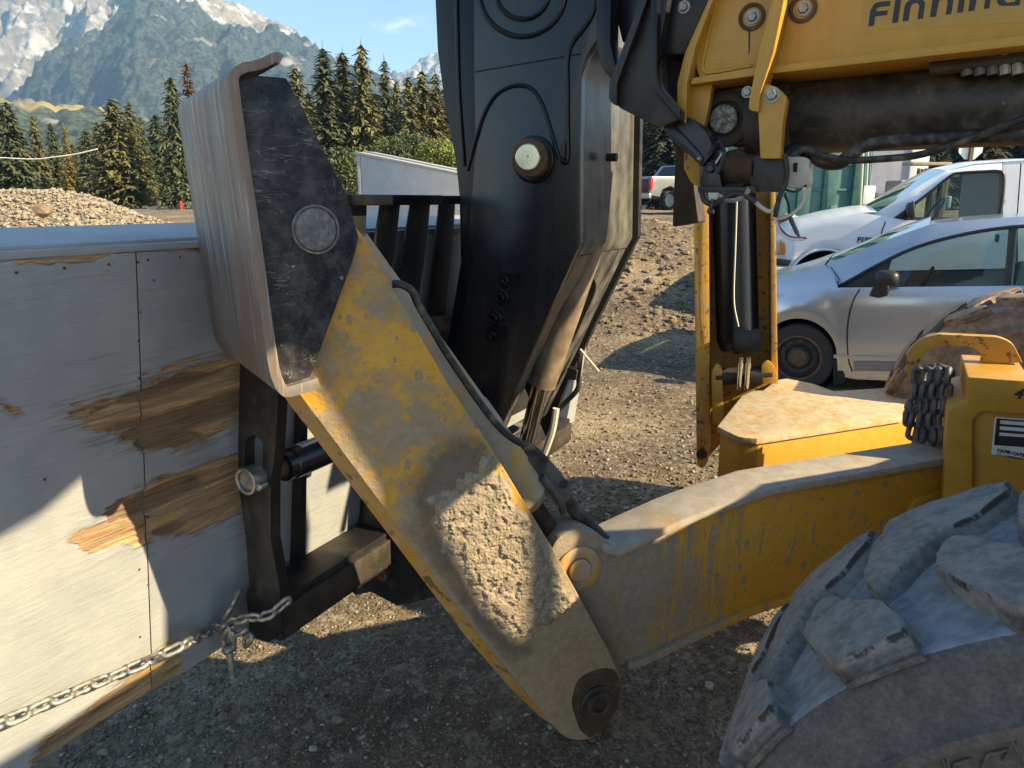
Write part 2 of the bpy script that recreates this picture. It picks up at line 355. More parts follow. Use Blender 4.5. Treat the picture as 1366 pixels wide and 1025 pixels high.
t.bump(t.math('ADD', t.math('MULTIPLY', vd, -.8), t.math('ADD', t.math('MULTIPLY', v2, -.5), t.math('MULTIPLY', b, .6))), .55, .016)
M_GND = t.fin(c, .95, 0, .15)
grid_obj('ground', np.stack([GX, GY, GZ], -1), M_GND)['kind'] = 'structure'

# loose stones: real geometry, one mass
def ico(sub):
    bm = bmesh.new(); bmesh.ops.create_icosphere(bm, subdivisions=sub, radius=1); V = np.array([v.co for v in bm.verts]); F = np.array([[v.index for v in f.verts] for f in bm.faces]); bm.free(); return V, F
def stones(name, cx, cy, r, sub, mats, zf=ground_z, sink=.35, parent=None, jag=.2, smooth=True):
    V0, F0 = ico(sub); n = len(cx); k = len(V0)
    ph = RNG.uniform(0, 6.28, n); sc = np.stack([RNG.uniform(.75, 1.3, n), RNG.uniform(.6, 1.05, n), RNG.uniform(.42, .8, n)], 1)*r[:, None]
    jit = 1+RNG.uniform(-jag, jag, (n, k, 1)); W = V0[None]*jit*sc[:, None, :]
    tx = RNG.uniform(-.5, .5, n); yy = W[..., 1]*np.cos(tx)[:, None]-W[..., 2]*np.sin(tx)[:, None]; zz_ = W[..., 1]*np.sin(tx)[:, None]+W[..., 2]*np.cos(tx)[:, None]
    x = W[..., 0]*np.cos(ph)[:, None]-yy*np.sin(ph)[:, None]; y = W[..., 0]*np.sin(ph)[:, None]+yy*np.cos(ph)[:, None]
    P = np.stack([x+cx[:, None], y+cy[:, None], zz_+(zf(cx, cy)+sc[:, 2]*(1-sink*1.6))[:, None]], -1).reshape(-1, 3)
    F = (F0[None]+(np.arange(n)*k)[:, None, None]).reshape(-1, 3)
    o = link(name, np_mesh(name, P, F, smooth), mats, parent, (0, 0, 0)); o['kind'] = 'stuff'
    o.data.polygons.foreach_set('material_index', np.repeat(RNG.choice(len(mats), n, p=[.5, .4, .1][:len(mats)] if len(mats) == 3 else None), len(F0)).astype(np.int32)); return o
M_ST = [plain('tan_stone', (.21, .155, .095), .9, 0, .4, 30), plain('grey_stone', (.125, .100, .072), .9, 0, .4, 30), plain('pale_stone', (.33, .295, .24), .85, 0, .25, 30)]
def field(n, y0, y1, u0, u1, r0, r1, pw):
    y = y0*(y1/y0)**RNG.uniform(0, 1, n); x = RNG.uniform(u0, u1, n)*y; r = r0*(r1/r0)**(RNG.uniform(0, 1, n)**pw); return x, y, r
x, y, r = field(30000, 1.55, 3.6, -.75, .55, .0025, .008, 1.8); stones('gravel', x, y, r, 1, M_ST)
x, y, r = field(700, 1.55, 4.2, -.7, .55, .007, .019, 3.4); stones('pebbles', x, y, r, 2, M_ST)
x, y, r = field(12000, 3.4, 9, -.25, .42, .004, .02, 2.8); stones('gravel', x, y, r, 1, M_ST)
x, y, r = field(9000, 8.0, 22, -.02, .32, .008, .06, 3.6); stones('gravel', x, y, r, 1, M_ST[:2]+M_ST[:1], jag=.33, smooth=False)
# gravel heap on the left
HX, HY = at_y(92, 260, 16)[0], 16.0
def heap_z(x, y): return ground_z(x, y)*.0 + 1.62*np.exp(-(((x-HX)/3.6)**2+((y-HY)/2.2)**2)**.85)*(1+.10*(fbm(x*1.1, y*1.1, 2, 3)-.5)) + .9*np.exp(-(((x-HX+3.4)/2.6)**2+((y-HY)/2.2)**2)) + (fbm(x*4, y*4, 4, 3)-.5)*.12
xs, ys = np.meshgrid(np.linspace(HX-7, HX+6, 150), np.linspace(HY-5, HY+5, 110), indexing='ij'); o = grid_obj('gravel_heap', np.stack([xs, ys, heap_z(xs, ys)-.03], -1), plain('tan_heap_gravel', (.31, .26, .185), .95, 0, .35, 9, .8))
tag(o, 'sunlit heap of tan gravel behind the grey box at the left edge', 'gravel heap')
n = 20000; x = HX+RNG.normal(0, 2.2, n); y = HY-.6+RNG.normal(0, 1.6, n); r = .011*(.062/.011)**(RNG.uniform(0, 1, n)**2.8); st = stones('heap_stone', x, y, r, 1, [plain('heap_tan', (.31, .255, .18), .95, 0, .3, 20), plain('heap_grey', (.25, .215, .165), .95, 0, .3, 20), M_ST[2]], heap_z, jag=.33, smooth=False); st.parent = o; st.location = tuple(-WLOC[o.name])
p = at_y(55, 280, HY-2.0); bl = MB(); V, F = ico(1); q = np.array(V)*np.array([.21, .16, .14])*(1+.30*RNG.uniform(-1, 1, (len(V), 1)))
bl.add(q+p, F.tolist()); tag(bl.build('boulder', plain('brown_boulder', (.24, .165, .105), .9, 0, .3, 6), None, .01, 2, 25), 'brown boulder lying on the left flank of the gravel heap', 'boulder')

# mountains
def mountain(name, Yb, Yr, u0, u1, sky, nu, nv, mat, seed, rough, base=0, pw=1.25):
    us = np.linspace(u0, u1, nu); v = np.linspace(0, 1.18, nv); U, V = np.meshgrid(us, v, indexing='ij')
    px = 683+U*FPX*1.02; sx, sy = zip(*sky); ys_ = np.interp(px, sx, sy); Zr = CAM_H+Yr*np.tan(PITCH+np.arctan((512.5-ys_)/FPX)-2*PITCH)
    Yy = Yb+(Yr-Yb)*V; X = U*Yy
    vv = np.minimum(V, 1); Zb = base+(Zr-base)*vv**pw - np.maximum(V-1, 0)*Zr*1.6
    s = 1/420.; rd = 1-np.abs(fbm(X*s+seed, Yy*s*.6, seed, 5, .55)*2-1); n2 = fbm(X*.012+seed, Yy*.012, seed, 4)-.5
    env = np.sin(np.clip(vv, 0, 1)*pi)**.7+.06
    Zz = Zb + (rd-.62)*rough*env + n2*rough*.16*env + (fbm(X/26., Yy/26., 3, 2)-.5)*22*np.minimum(1, vv*4+.3) + (vnoise(X/12., Yy/16., 9)-.5)*17*np.minimum(1, vv*4+.3)
    rock = sstep(.70, .98, vv+(fbm(X/300.+seed, Yy/500., 1, 4)-.5)*.7)
    o = grid_obj(name, np.stack([X, Yy, Zz], -1), mat, None, dict(rock=rock, alt=vv), flip=False); o['kind'] = 'structure'; return o
def mtn_mat(name, forest, rockc, snow, rk=0.0):
    t = NT(name); r = t.attr('rock'); al = t.attr('alt'); w = t.co((1, 1, 1), world=True); n = t.noise(.012, 6, .6, w); n2 = t.noise(.06, 4, .6, w); n3 = t.noise(.004, 5, .6, w)
    n4 = t.noise(.13, 3, .6, w); f = t.mix(t.ramp(t.math('ADD', t.math('MULTIPLY', n2, .4), t.math('MULTIPLY', n4, .6)), .38, .62), tuple(x*.3 for x in forest), tuple(x*1.35 for x in forest)); f = t.mix(t.math('MULTIPLY', t.ramp(al, .22, .05), t.ramp(n3, .55, .66)), f, (.22, .175, .075))
    f = t.mix(t.math('MULTIPLY', t.ramp(n, .60, .68), t.ramp(al, .25, .6)), f, (.30, .27, .22))
    rc = t.mix(t.ramp(n2, .35, .65), tuple(x*.7 for x in rockc), rockc); rc = t.mix(t.ramp(t.math('ADD', n, t.math('MULTIPLY', n2, .3)), .62, .76), rc, snow)
    return t.fin(t.mix(t.math('ADD', t.ramp(r, .45, .6), rk), f, rc), .95, 0, .1)
M_MT1 = mtn_mat('forested_slope', (.052, .066, .056), (.28, .25, .21), (.46, .455, .45))
M_MT2 = mtn_mat('rocky_slope', (.06, .07, .05), (.27, .255, .245), (.50, .50, .51), .75)
mountain('mountain', 1250, 2700, -.85, .40, [(-150, 330), (-40, 235), (0, 175), (30, 120), (80, 80), (130, 40), (175, 4), (215, -30), (250, -22), (285, -4), (310, 4), (335, 12), (350, 16), (375, 34), (400, 46), (432, 71), (470, 98), (530, 128), (620, 165), (760, 205), (1100, 235)], 620, 330, M_MT1, 3.3, 330)
mountain('mountain', 1850, 3050, -.95, -.28, [(-300, -30), (-60, -22), (60, -20), (150, -18), (230, 0), (300, 60), (420, 150)], 300, 170, M_MT2, 8.1, 620)
mountain('mountain', 2900, 3650, -.36, .1, [(330, 240), (430, 180), (505, 125), (545, 103), (560, 92), (583, 80), (610, 70), (640, 95), (760, 180)], 140, 70, M_MT2, 5.2, 500)
# valley hills with aspen
mountain('hill', 420, 1200, -1.0, .9, [(-300, 150), (0, 140), (60, 142), (130, 150), (200, 160), (320, 190), (600, 205), (700, 215), (1000, 190), (1500, 170)], 260, 60, mtn_mat('aspen_hill', (.07, .085, .045), (.24, .20, .10), (.36, .28, .10)), 1.7, 60)

# haze in the valley air
hz = MB().box((0, 1900, 470), (9000, 0, 0), (0, 4300, 0), (0, 0, 1150)).build('haze', None, None); hz['kind'] = 'stuff'
hm = bpy.data.materials.new('haze'); hm.use_nodes = True; hn = hm.node_tree.nodes; hn.clear(); ho = hn.new('ShaderNodeOutputMaterial'); pv = hn.new('ShaderNodeVolumePrincipled')
pv.inputs['Color'].default_value = (.38, .66, 1.0, 1); pv.inputs['Density'].default_value = .00018; pv.inputs['Anisotropy'].default_value = .1; hm.node_tree.links.new(pv.outputs[0], ho.inputs['Volume']); hz.data.materials.append(hm)

# ------------------------------------------------------------------ trees
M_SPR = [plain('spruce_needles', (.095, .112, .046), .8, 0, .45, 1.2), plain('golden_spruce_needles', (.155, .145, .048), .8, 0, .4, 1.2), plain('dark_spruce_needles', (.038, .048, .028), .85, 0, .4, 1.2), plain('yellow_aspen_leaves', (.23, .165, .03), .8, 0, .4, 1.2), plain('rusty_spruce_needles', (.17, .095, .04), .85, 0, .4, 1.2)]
M_TRK = plain('spruce_bark', (.13, .09, .065), .9, 0, .3, 5)
def spruce_mesh(seed, Hh, R, dens=1.0, ragged=.25):
    g = np.random.default_rng(seed); V = []; nw = int(40*dens)
    for i in range(nw):
        t = (i+.5+g.uniform(-.3, .3))/nw; z = Hh*(.06+.94*t); r = R*((1-t)**.80)*(1+g.uniform(-ragged, ragged))+.08
        nb = int(9-4*t); a0 = g.uniform(0, 6.28)
        for k in range(nb):
            a = a0+6.283*k/nb+g.uniform(-.3, .3); rr = r*g.uniform(.65, 1.12); dr = np.array([cos(a), sin(a), 0]); sd = np.array([-sin(a), cos(a), 0]); m = max(4, int(13*rr/R*1.2+3))
            for q in range(m):
                u = (q+g.uniform(.2, 1))/m; c = dr*rr*u+np.array([0, 0, z-.10*rr*u-.20*rr*u*u+.16*rr*u**3+g.uniform(-.05, .05)*Hh*.1])+sd*g.uniform(-1, 1)*.13*rr*(1-u*.5)
                ln = (.10+.10*g.uniform())*R*(1.25-.4*u)*1.25; d2 = dr*g.uniform(.4, 1)+sd*g.uniform(-.9, .9)+np.array([0, 0, g.uniform(-.55, .15)]); d2 /= np.linalg.norm(d2)
                e = np.cross(d2, np.array([g.uniform(-.4, .4), g.uniform(-.4, .4), 1])); e /= np.linalg.norm(e); wv_ = ln*g.uniform(.26, .44)
                V += [c-d2*ln*.3-e*wv_*.6, c-d2*ln*.3+e*wv_*.6, c+d2*ln+e*wv_*.25-np.array([0, 0, ln*.2]), c+d2*ln-e*wv_*.25-np.array([0, 0, ln*.2])]
    for q in range(6): 
        z = Hh*(.94+.012*q); V += [np.array([-.05, 0, z]), np.array([.05, 0, z]), np.array([.01, .03, z+.1*Hh*.5]), np.array([-.01, 0, z+.1*Hh*.5])]
    V = np.array(V); F = np.arange(len(V)).reshape(-1, 4); return np_mesh('crown', V, F, False)
SPR = [spruce_mesh(s, 12, R, d, rg) for s, R, d, rg in ((1, 2.7, 1.15, .25), (2, 3.2, 1.1, .3), (3, 2.2, 1.2, .25), (4, 3.5, 1.1, .35), (5, 1.7, 1.0, .4))]
CROWNS = {}
tm = MB(); tm.tube([(0, 0, -.3), (0, 0, 3), (0, 0, 8), (0, 0, 12)], [.19, .15, .08, .02], 8); TRK = bpy.data.meshes.new('trunk'); TRK.from_pydata(tm.v, [], tm.f); TRK.materials.append(M_TRK)
def tree(px, ytop, Y, k, mt, label, group=None, wid=1.0):
    x = at_y(px, ytop, Y); zb = float(ground_z(x[0], Y)); h = x[2]-zb; T = thing('spruce_tree', label, 'tree', (x[0], Y, zb), group)
    key = (k, mt)
    if key not in CROWNS: m = SPR[k].copy(); m.materials.append(M_SPR[mt]); CROWNS[key] = m
    s = h/12.4; wid = wid*random.uniform(.82, 1.28); rz = random.uniform(0, 6.28)
    for nm, me in (('trunk', TRK), ('crown', CROWNS[key])):
        o = bpy.data.objects.new(nm, me); C.objects.link(o); o.parent = T; o.scale = (s*wid, s*wid, s); o.rotation_euler = (0, 0, rz)
    return T
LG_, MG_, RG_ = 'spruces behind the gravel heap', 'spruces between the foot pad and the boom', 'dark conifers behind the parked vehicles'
ORD = ['first', 'second', 'third', 'fourth', 'fifth', 'sixth', 'seventh', 'eighth', 'ninth', 'tenth', 'eleventh', 'twelfth', 'thirteenth', 'fourteenth', 'fifteenth', 'sixteenth']
for i, a in enumerate(sorted([(6, 132, 58, 1, 0), (-30, 120, 60, 1, 0), (42, 152, 62, 0, 1), (24, 172, 70, 2, 0), (66, 160, 66, 2, 0), (112, 172, 74, 1, 0), (128, 160, 70, 0, 1), (148, 128, 58, 1, 1), (170, 133, 60, 0, 1), (186, 152, 64, 2, 0), (206, 150, 72, 1, 0), (158, 168, 78, 3, 0), (95, 190, 82, 3, 0), (50, 185, 84, 3, 0), (136, 175, 66, 3, 1), (12, 160, 64, 1, 1)])):
    tree(*a, ORD[i]+' green spruce from the left edge behind the gravel heap', LG_)
tree(84, 165, 55, 4, 3, 'slender yellow tree among the green spruces behind the gravel heap')
tree(226, 98, 52, 3, 0, 'broad tall spruce just left of the scraped foot pad', None, .85)
tree(247, 78, 56, 4, 4, 'rust brown thin-topped spruce beside the upper left corner of the foot pad')
tree(392, 84, 50, 2, 1, 'golden green spruce right of the foot pad tip', None, 1.25)
tree(430, 58, 54, 0, 0, 'tall dark spruce, first of the tight trio above the pale crate')
tree(456, 62, 57, 2, 0, 'narrow spruce in the middle of the tight trio above the pale crate')
tree(481, 54, 55, 0, 1, 'tallest golden-tipped spruce standing right above the pale crate')
for i, a in enumerate(sorted([(512, 74, 58, 2, 0), (528, 104, 62, 0, 1), (544, 96, 56, 2, 1), (562, 90, 60, 0, 1), (580, 92, 57, 2, 1), (500, 120, 70, 1, 0), (410, 120, 72, 1, 0), (445, 110, 74, 1, 0), (600, 100, 66, 1, 0), (470, 130, 76, 3, 2), (555, 140, 78, 3, 0)])):
    tree(*a, ORD[i]+' smaller green spruce, counting from foot pad to black boom', MG_)
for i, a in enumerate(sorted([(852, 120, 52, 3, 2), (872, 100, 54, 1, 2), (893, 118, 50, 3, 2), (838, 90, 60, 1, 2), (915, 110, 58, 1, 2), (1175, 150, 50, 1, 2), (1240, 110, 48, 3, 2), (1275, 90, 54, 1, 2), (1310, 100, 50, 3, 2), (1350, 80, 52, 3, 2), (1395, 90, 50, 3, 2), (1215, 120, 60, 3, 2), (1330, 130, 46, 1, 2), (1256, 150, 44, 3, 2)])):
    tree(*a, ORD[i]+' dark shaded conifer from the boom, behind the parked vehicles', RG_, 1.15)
def leaf_ball(name, c, rad, n, size, mat, seed, parent=None, lumps=9):
    g = np.random.default_rng(seed); L0 = g.normal(0, 1, (lumps, 3)); L0 /= np.linalg.norm(L0, axis=1)[:, None]; L0 = L0*rad*.55*np.array([1, 1, .8]); i = g.integers(0, lumps, n)
    d = g.normal(0, 1, (n, 3)); d /= np.linalg.norm(d, axis=1)[:, None]; P = L0[i]+d*np.array(rad)*.5*g.uniform(.6, 1.05, (n, 1)); P = P+np.asarray(c); P = P[P[:, 2] > c[2]-rad[2]*.9]
    n = len(P); e = g.normal(0, 1, (n, 3)); e /= np.linalg.norm(e, axis=1)[:, None]; f = np.cross(e, g.normal(0, 1, (n, 3))); f /= np.linalg.norm(f, axis=1)[:, None]
    V = np.stack([P-e*size, P-f*size*.5, P+e*size, P+f*size*.5], 1).reshape(-1, 3); org = np.array(c); return link(name, np_mesh(name, V-org, np.arange(len(V)).reshape(-1, 4), False), mat, parent, org)
def bush(px, py, Y, rad, mat, n, size, seed, label):
    c = at_y(px, py, Y); B = thing('bush', label, 'bush', (c[0], Y, float(ground_z(c[0], Y)))); leaf_ball('leaves', c, np.array(rad), n, size, mat, seed, B); mb = MB()
    for k in range(6): mb.tube([(c[0]+.1*k-.25, Y, ground_z(c[0], Y)-.05), c+np.array([(.2*k-.5)*rad[0], 0, 0])], [.03, .012], 6)
    mb.build('stem', M_TRK, B); return B
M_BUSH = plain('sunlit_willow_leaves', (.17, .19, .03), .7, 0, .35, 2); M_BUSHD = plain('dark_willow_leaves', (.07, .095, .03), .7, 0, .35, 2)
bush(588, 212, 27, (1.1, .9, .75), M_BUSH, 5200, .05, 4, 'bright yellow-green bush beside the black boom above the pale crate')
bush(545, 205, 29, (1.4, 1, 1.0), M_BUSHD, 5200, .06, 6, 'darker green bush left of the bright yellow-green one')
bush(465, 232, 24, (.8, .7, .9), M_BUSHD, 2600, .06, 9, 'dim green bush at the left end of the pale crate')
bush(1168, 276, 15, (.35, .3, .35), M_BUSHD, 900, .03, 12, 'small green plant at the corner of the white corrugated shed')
# ------------------------------------------------------------------ the telehandler (one machine, many parts)
TEL = thing('telehandler', 'yellow and black telehandler with raised stabiliser legs, filling the middle of the yard', 'telehandler', (1.3, 1.9, 0))
H200 = np.array([cos(radians(200)), sin(radians(200)), 0]); N200 = np.array([.342, -.940, 0])
BEAM = Plane((.286, 1.70), 200); LEG = BEAM.off(.06)

def bead(mb, pl, pts, r=.006, n=8, o=0.0, steps=6):
    q = pl.off(o); mb.tube(crom([q.P(*p) for p in pts], steps), r, n); return mb
def disc(mb, pl, px, py, r, o0, o1, n=28, chamf=.003):
    q = pl.P(px, py); mb.lathe(q, pl.nc, [(o0, 0), (o0, r), (o1-chamf, r), (o1, r-chamf), (o1, 0)], n); return mb
def ring(mb, pl, px, py, r0, r1, o0, o1, n=28):
    q = pl.P(px, py); mb.lathe(q, pl.nc, [(o0, r0), (o0, r1), (o1-.002, r1), (o1, r1-.003), (o1, r0+.003), (o1-.002, r0), (o0, r0)], n); return mb
def hexbolt(name, pl, px, py, r, o, parent, mat=M_GALV):
    mb = MB(); q = pl.P(px, py)
    mb.lathe(q, pl.nc, [(o, 0), (o, r*1.5), (o+r*.25, r*1.5), (o+r*.25, r)], 20); mb.lathe(q, pl.nc, [(o+r*.25, r), (o+r*.9, r), (o+r, r*.9), (o+r, 0)], 6)
    return mb.build(name, mat, parent)

# --- near stabiliser beam
M_BEAM = flange_paint('splashed_beam_paint', (.60, .30, .016), (.29, .245, .185), 'X', -.02, -.72, .575, .27, .85, .9, run=.28)
M_LEG = flange_paint('splashed_leg_paint', (.58, .30, .02), (.295, .235, .155), 'Z', 1.1, .15, .47, .22, .9, .1)
M_BTOP = paint('dust_coated_top', YEL, .6, dust=(.36, .33, .28), d_lo=.22, d_hi=.46, d_sc=6, d_max=.93, chip=(.10, .045, .03), c_lo=.70, c_sc=20, bump=.3)
BM = MB().plate(BEAM, [(738, 790), (728, 758, 28), (742, 716, 30), (776, 702, 30), (802, 716, 8), (826, 736, 10), (912, 699), (977, 676), (1027, 660), (1247, 622), (1345, 606), (1345, 760), (1160, 775), (1035, 803), (1000, 814), (930, 846), (848, 884), (815, 890, 10), (775, 850)], .115, n=8).build('stabilizer_beam', M_BEAM, TEL, .004)
topn = [(806, 727), (826, 733), (870, 712), (912, 693), (937, 683), (980, 668.5), (1027, 652), (1100, 639), (1247, 614), (1345, 598)]
q = BEAM.off(.014); tp = [q.P(*p) for p in topn]; MBt = MB()
MBt.prism(tp + [p-Z*.022 for p in tp[::-1]], -BEAM.nc*.145); MBt.build('top_plate', M_BTOP, BM, .003)
botn = [(838, 884), (848, 884), (930, 846), (1000, 814), (1035, 802), (1160, 772), (1345, 756)]
tp = [q.P(*p) for p in botn]; MB().prism(tp + [p-Z*.024 for p in tp[::-1]], -BEAM.nc*.145).build('bottom_plate', M_BEAM, BM, .004)
disc(ring(MB(), BEAM, 771, 759, .032, .062, -.01, .008), BEAM, 771, 759, .031, -.02, .016).build('pin', M_YELDUST, BM)
MB().plate(BEAM, [(1258, 655), (1222, 668, 8), (1195, 722), (1180, 775), (1190, 775), (1206, 725), (1230, 675, 6), (1262, 663)], .02, .012).build('weld_seam', M_YEL, BM, .003)

# --- near stabiliser leg: a channel round its cylinder, stowed leaning up and forward
leg_px = [(376, 493), (384, 340), (410, 275), (465, 292), (487, 318), (530, 395), (600, 516), (650, 588), (735, 728), (775, 800), (814, 872), (828, 905, 12), (826, 940, 12), (808, 974, 14), (784, 989, 16), (756, 987, 20), (735, 966), (640, 850), (398, 526)]
LG = MB().plate(LEG, leg_px, .026, n=6).build('stabilizer_leg', M_LEG, TEL, .005, 3)
lo = [(376, 493), (398, 526), (520, 689), (640, 850), (700, 924), (735, 966), (752, 984)]; lk = (1, 1, 1, 1, .85, .5, .05)
ch = MB(); a = [LEG.off(-.024).P(*p) for p in lo]; b = [p + (H200*.42-Z*.55)*.048*k - N200*.050 for p, k in zip(a, lk)]; c = [p - N200*.25 for p in b]
ins = [p+np.array([.020, .008, .012]) for p in a]
for u, v in ((a, b), (b, c)):
    for i in range(len(u)-1): ch.add([u[i], u[i+1], v[i+1], v[i]], [(0, 1, 2, 3)])
ch.build('web_plate', M_YELLIP, LG, sharp=25)
MB().plate(LEG.off(-.29), leg_px, .026, n=4).build('far_flange', M_YELDUST, LG, .004)
ring(disc(MB(), LEG, 796, 936, .050, -.01, .012), LEG, 796, 936, .020, .036, .01, .022).build('pivot_boss', M_BROWN, LG)
MB().plate(LEG, [(762, 940, 10), (770, 905, 20), (800, 892, 14), (824, 893, 12), (828, 920), (826, 942, 12), (806, 976, 12), (786, 986, 6), (774, 975)], .03, .003, n=6).build('rubber_cap', paint('greasy_brown_paint', (.045, .03, .018), .55, dust=(.22, .15, .07), d_lo=.50, d_hi=.72, d_sc=18, d_max=.7, bump=.4), LG, .004)
P0 = LEG.off(-.13); ax = [P0.P(455, 335), P0.P(700, 665)]; d = ax[1]-ax[0]; ln = np.linalg.norm(d); R = .066
MB().lathe(ax[0], d, [(0, 0), (0, R), (ln*.62, R), (ln*.625, R+.003), (ln*.66, R+.003), (ln-.01, R), (ln, R-.008), (ln+.022, R*.62), (ln+.028, R*.3), (ln+.028, 0)], 36).build('cylinder_barrel', M_YELDUST, LG)
MB().cyl(ax[1], ax[1]+d/ln*.16, .030, 20).build('cylinder_rod', M_BROWN, LG)
tb = MB(); bead(tb, LEG, [(524, 379), (536, 380), (550, 389), (557, 405), (572, 431), (600, 478), (640, 537), (668, 572), (690, 589), (712, 599), (729, 615)], .0085, 10, -.045); tb.build('hose_line', M_HOSE, LG)
MB().plate(LEG.off(-.10), [(704, 613, 4), (731, 611, 3), (748, 630, 4), (762, 650, 6), (758, 670, 8), (744, 678, 4), (722, 652, 4)], .06, n=4).build('port_block', M_BLKT, LG, .003)
disc(MB(), LEG.off(-.10), 752, 646, .014, -.005, .002).build('port_plug', M_BROWN, LG)
MB().tube(crom([LEG.off(-.12).P(*p) for p in [(750, 660), (770, 684), (788, 703), (812, 728)]]), .019, 14).build('hose', M_HOSE, LG)
MB().tube(crom([LEG.off(-.09).P(*p) for p in [(722, 636), (735, 652), (746, 668), (752, 684)]]), .010, 10).build('hose', M_BLKT, LG)
# caked mud on the flange: real crust with clods
n1, n2 = 440, 500; pa = LEG.off(.0015)
o0, e1, e2 = pa.P(560, 640), None, None
gx, gz = np.meshgrid(np.linspace(0, 1, n1), np.linspace(0, 1, n2), indexing='ij')
q0 = pa.P(520, 560); ax1 = pa.d*(-1.0 if pa.d[0] < 0 else 1.0)
S = gx*.62-.02; T = -gz*.72+.02
Pm = q0 + S[..., None]*ax1 + T[..., None]*Z
X, Y = proj(Pm)
mudp = [(604, 648), (636, 622), (658, 604), (690, 662), (722, 716), (764, 786), (768, 800), (744, 822), (712, 850), (688, 856), (672, 842), (650, 820), (628, 788), (606, 752), (590, 722), (574, 690), (582, 668)]
sd = sdpoly(X, Y, mudp); wob = (fbm(S*26, T*26, 1.0, 4)-.5)*34 + (fbm(S*90, T*90, 4.0, 3)-.5)*14
mk = sstep(8, -14, sd+wob)
edge_in = sstep(2, 10, -sdpoly(X, Y, leg_px))
pit = sstep(.54, .68, fbm(S*60, T*60, 8., 3)); cl = fbm(S*38, T*38, 2., 3); cl2 = fbm(S*120, T*120, 3., 3, .6); cl3 = fbm(S*300, T*300, 5., 2)
hgt = mk*edge_in*(.0045 + .008*np.clip(cl-.3, 0, 1) + .010*np.abs(cl2-.5) + .0022*cl3 - .0055*pit) - .0045*(1-mk*edge_in)
Pm = Pm + hgt[..., None]*pa.nc
keep = (mk*edge_in > .02)
M_MUD = plain('dried_mud', (.30, .24, .165), .95, 0, .3, 60, .6)
me_i = np.arange(n1*n2).reshape(n1, n2); i, j = np.meshgrid(np.arange(n1-1), np.arange(n2-1), indexing='ij')
fk = keep[:-1, :-1] | keep[1:, :-1] | keep[:-1, 1:] | keep[1:, 1:]
F = np.stack([me_i[:-1, :-1][fk], me_i[1:, :-1][fk], me_i[1:, 1:][fk], me_i[:-1, 1:][fk]], 1)
org = q0; link('dried_mud', np_mesh('dried_mud', Pm.reshape(-1, 3)-org, F), M_MUD, LG, org)

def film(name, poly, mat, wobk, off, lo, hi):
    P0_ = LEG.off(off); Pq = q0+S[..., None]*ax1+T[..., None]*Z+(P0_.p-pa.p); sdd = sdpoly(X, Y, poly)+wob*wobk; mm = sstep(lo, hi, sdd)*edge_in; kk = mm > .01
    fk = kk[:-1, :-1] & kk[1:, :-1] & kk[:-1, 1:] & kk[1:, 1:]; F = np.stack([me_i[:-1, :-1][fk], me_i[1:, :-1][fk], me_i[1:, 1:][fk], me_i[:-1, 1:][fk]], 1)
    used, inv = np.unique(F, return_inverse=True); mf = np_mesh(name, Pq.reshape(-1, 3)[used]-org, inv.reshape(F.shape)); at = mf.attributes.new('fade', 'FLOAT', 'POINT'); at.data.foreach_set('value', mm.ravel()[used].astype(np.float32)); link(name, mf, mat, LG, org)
M_FILM = NT('brown_film'); M_FILM.bump(M_FILM.noise(90, 4), .4, .004); M_FILM.fin((.17, .13, .095), .9); _t = M_FILM; _tr = _t.new('ShaderNodeBsdfTransparent'); _mx = _t.new('ShaderNodeMixShader'); _t.t.links.new(_t.math('MULTIPLY', _t.attr('fade'), _t.ramp(_t.noise(30, 5), .25, .55, .55, 1)), _mx.inputs[0]); _t.t.links.new(_tr.outputs[0], _mx.inputs[1]); _t.t.links.new(_t.b.outputs[0], _mx.inputs[2]); _t.t.links.new(_mx.outputs[0], _t.o.inputs[0])
film('brown_film_patch', [(556, 640), (600, 592), (646, 596), (640, 640), (600, 690), (640, 790), (700, 866), (688, 880), (640, 830), (590, 762), (556, 690)], M_FILM.m, .8, .0008, 26, -30)  # dark brown film beside the mud, fading out at its edge

# --- near foot pad
pin0 = LEG.P(425, 307); PAD = Plane(pin0, 213).off(.055); PW = .50
prof = [(379, 74), (372, 70), (362, 71), (350, 77), (338, 81), (326, 83), (314, 89), (306, 99), (305, 114), (311, 160), (318, 210), (333, 310), (346, 405), (357, 482), (364, 510), (374, 526), (388, 530), (428, 518)]
def inset(p, d):
    out = []
    for i in range(len(p)):
        a = np.array(p[max(i-1, 0)], float); b = np.array(p[min(i+1, len(p)-1)], float); t = (b-a)/np.linalg.norm(b-a)
        out.append((p[i][0]+t[1]*d, p[i][1]-t[0]*d))
    return out
inn = inset(prof, 14)
sm = lambda pts: [tuple(p) for p in crom(pts, 3)]
M_WORN = NT('scraped_foot_steel')
t = M_WORN; v = t.co((26, 26, 1.6)); s1 = t.noise(1.0, 7, .68, v, .5); s2 = t.noise(2.6, 4, .6, t.co((30, 30, .8))); s3 = t.noise(14, 5)
c = t.mix(t.ramp(s1, .32, .62), (.125, .102, .082), (.205, .182, .158)); c = t.mix(t.ramp(s2, .55, .68), c, (.45, .41, .36)); s4 = t.noise(5, 6, .65, t.co((1, 1, .4))); c = t.mix(t.ramp(s4, .46, .62, 0, .75), c, (.20, .125, .085)); c = t.mix(t.ramp(s1, .62, .74), c, (.36, .23, .12)); c = t.mix(t.ramp(s3, .60, .72, 0, .6), c, (.30, .30, .29))
t.bump(t.noise(70, 5), .16, .003); M_WORN = t.fin(c, .55, .25)
PD = MB(); fr = [PAD.P(*p) for p in sm(prof)] + [PAD.P(*p) for p in sm(inn)[::-1]]
FP = PD.prism(fr, -PAD.nc*PW).build('foot_pad', M_WORN, TEL, .004, 2, 40)
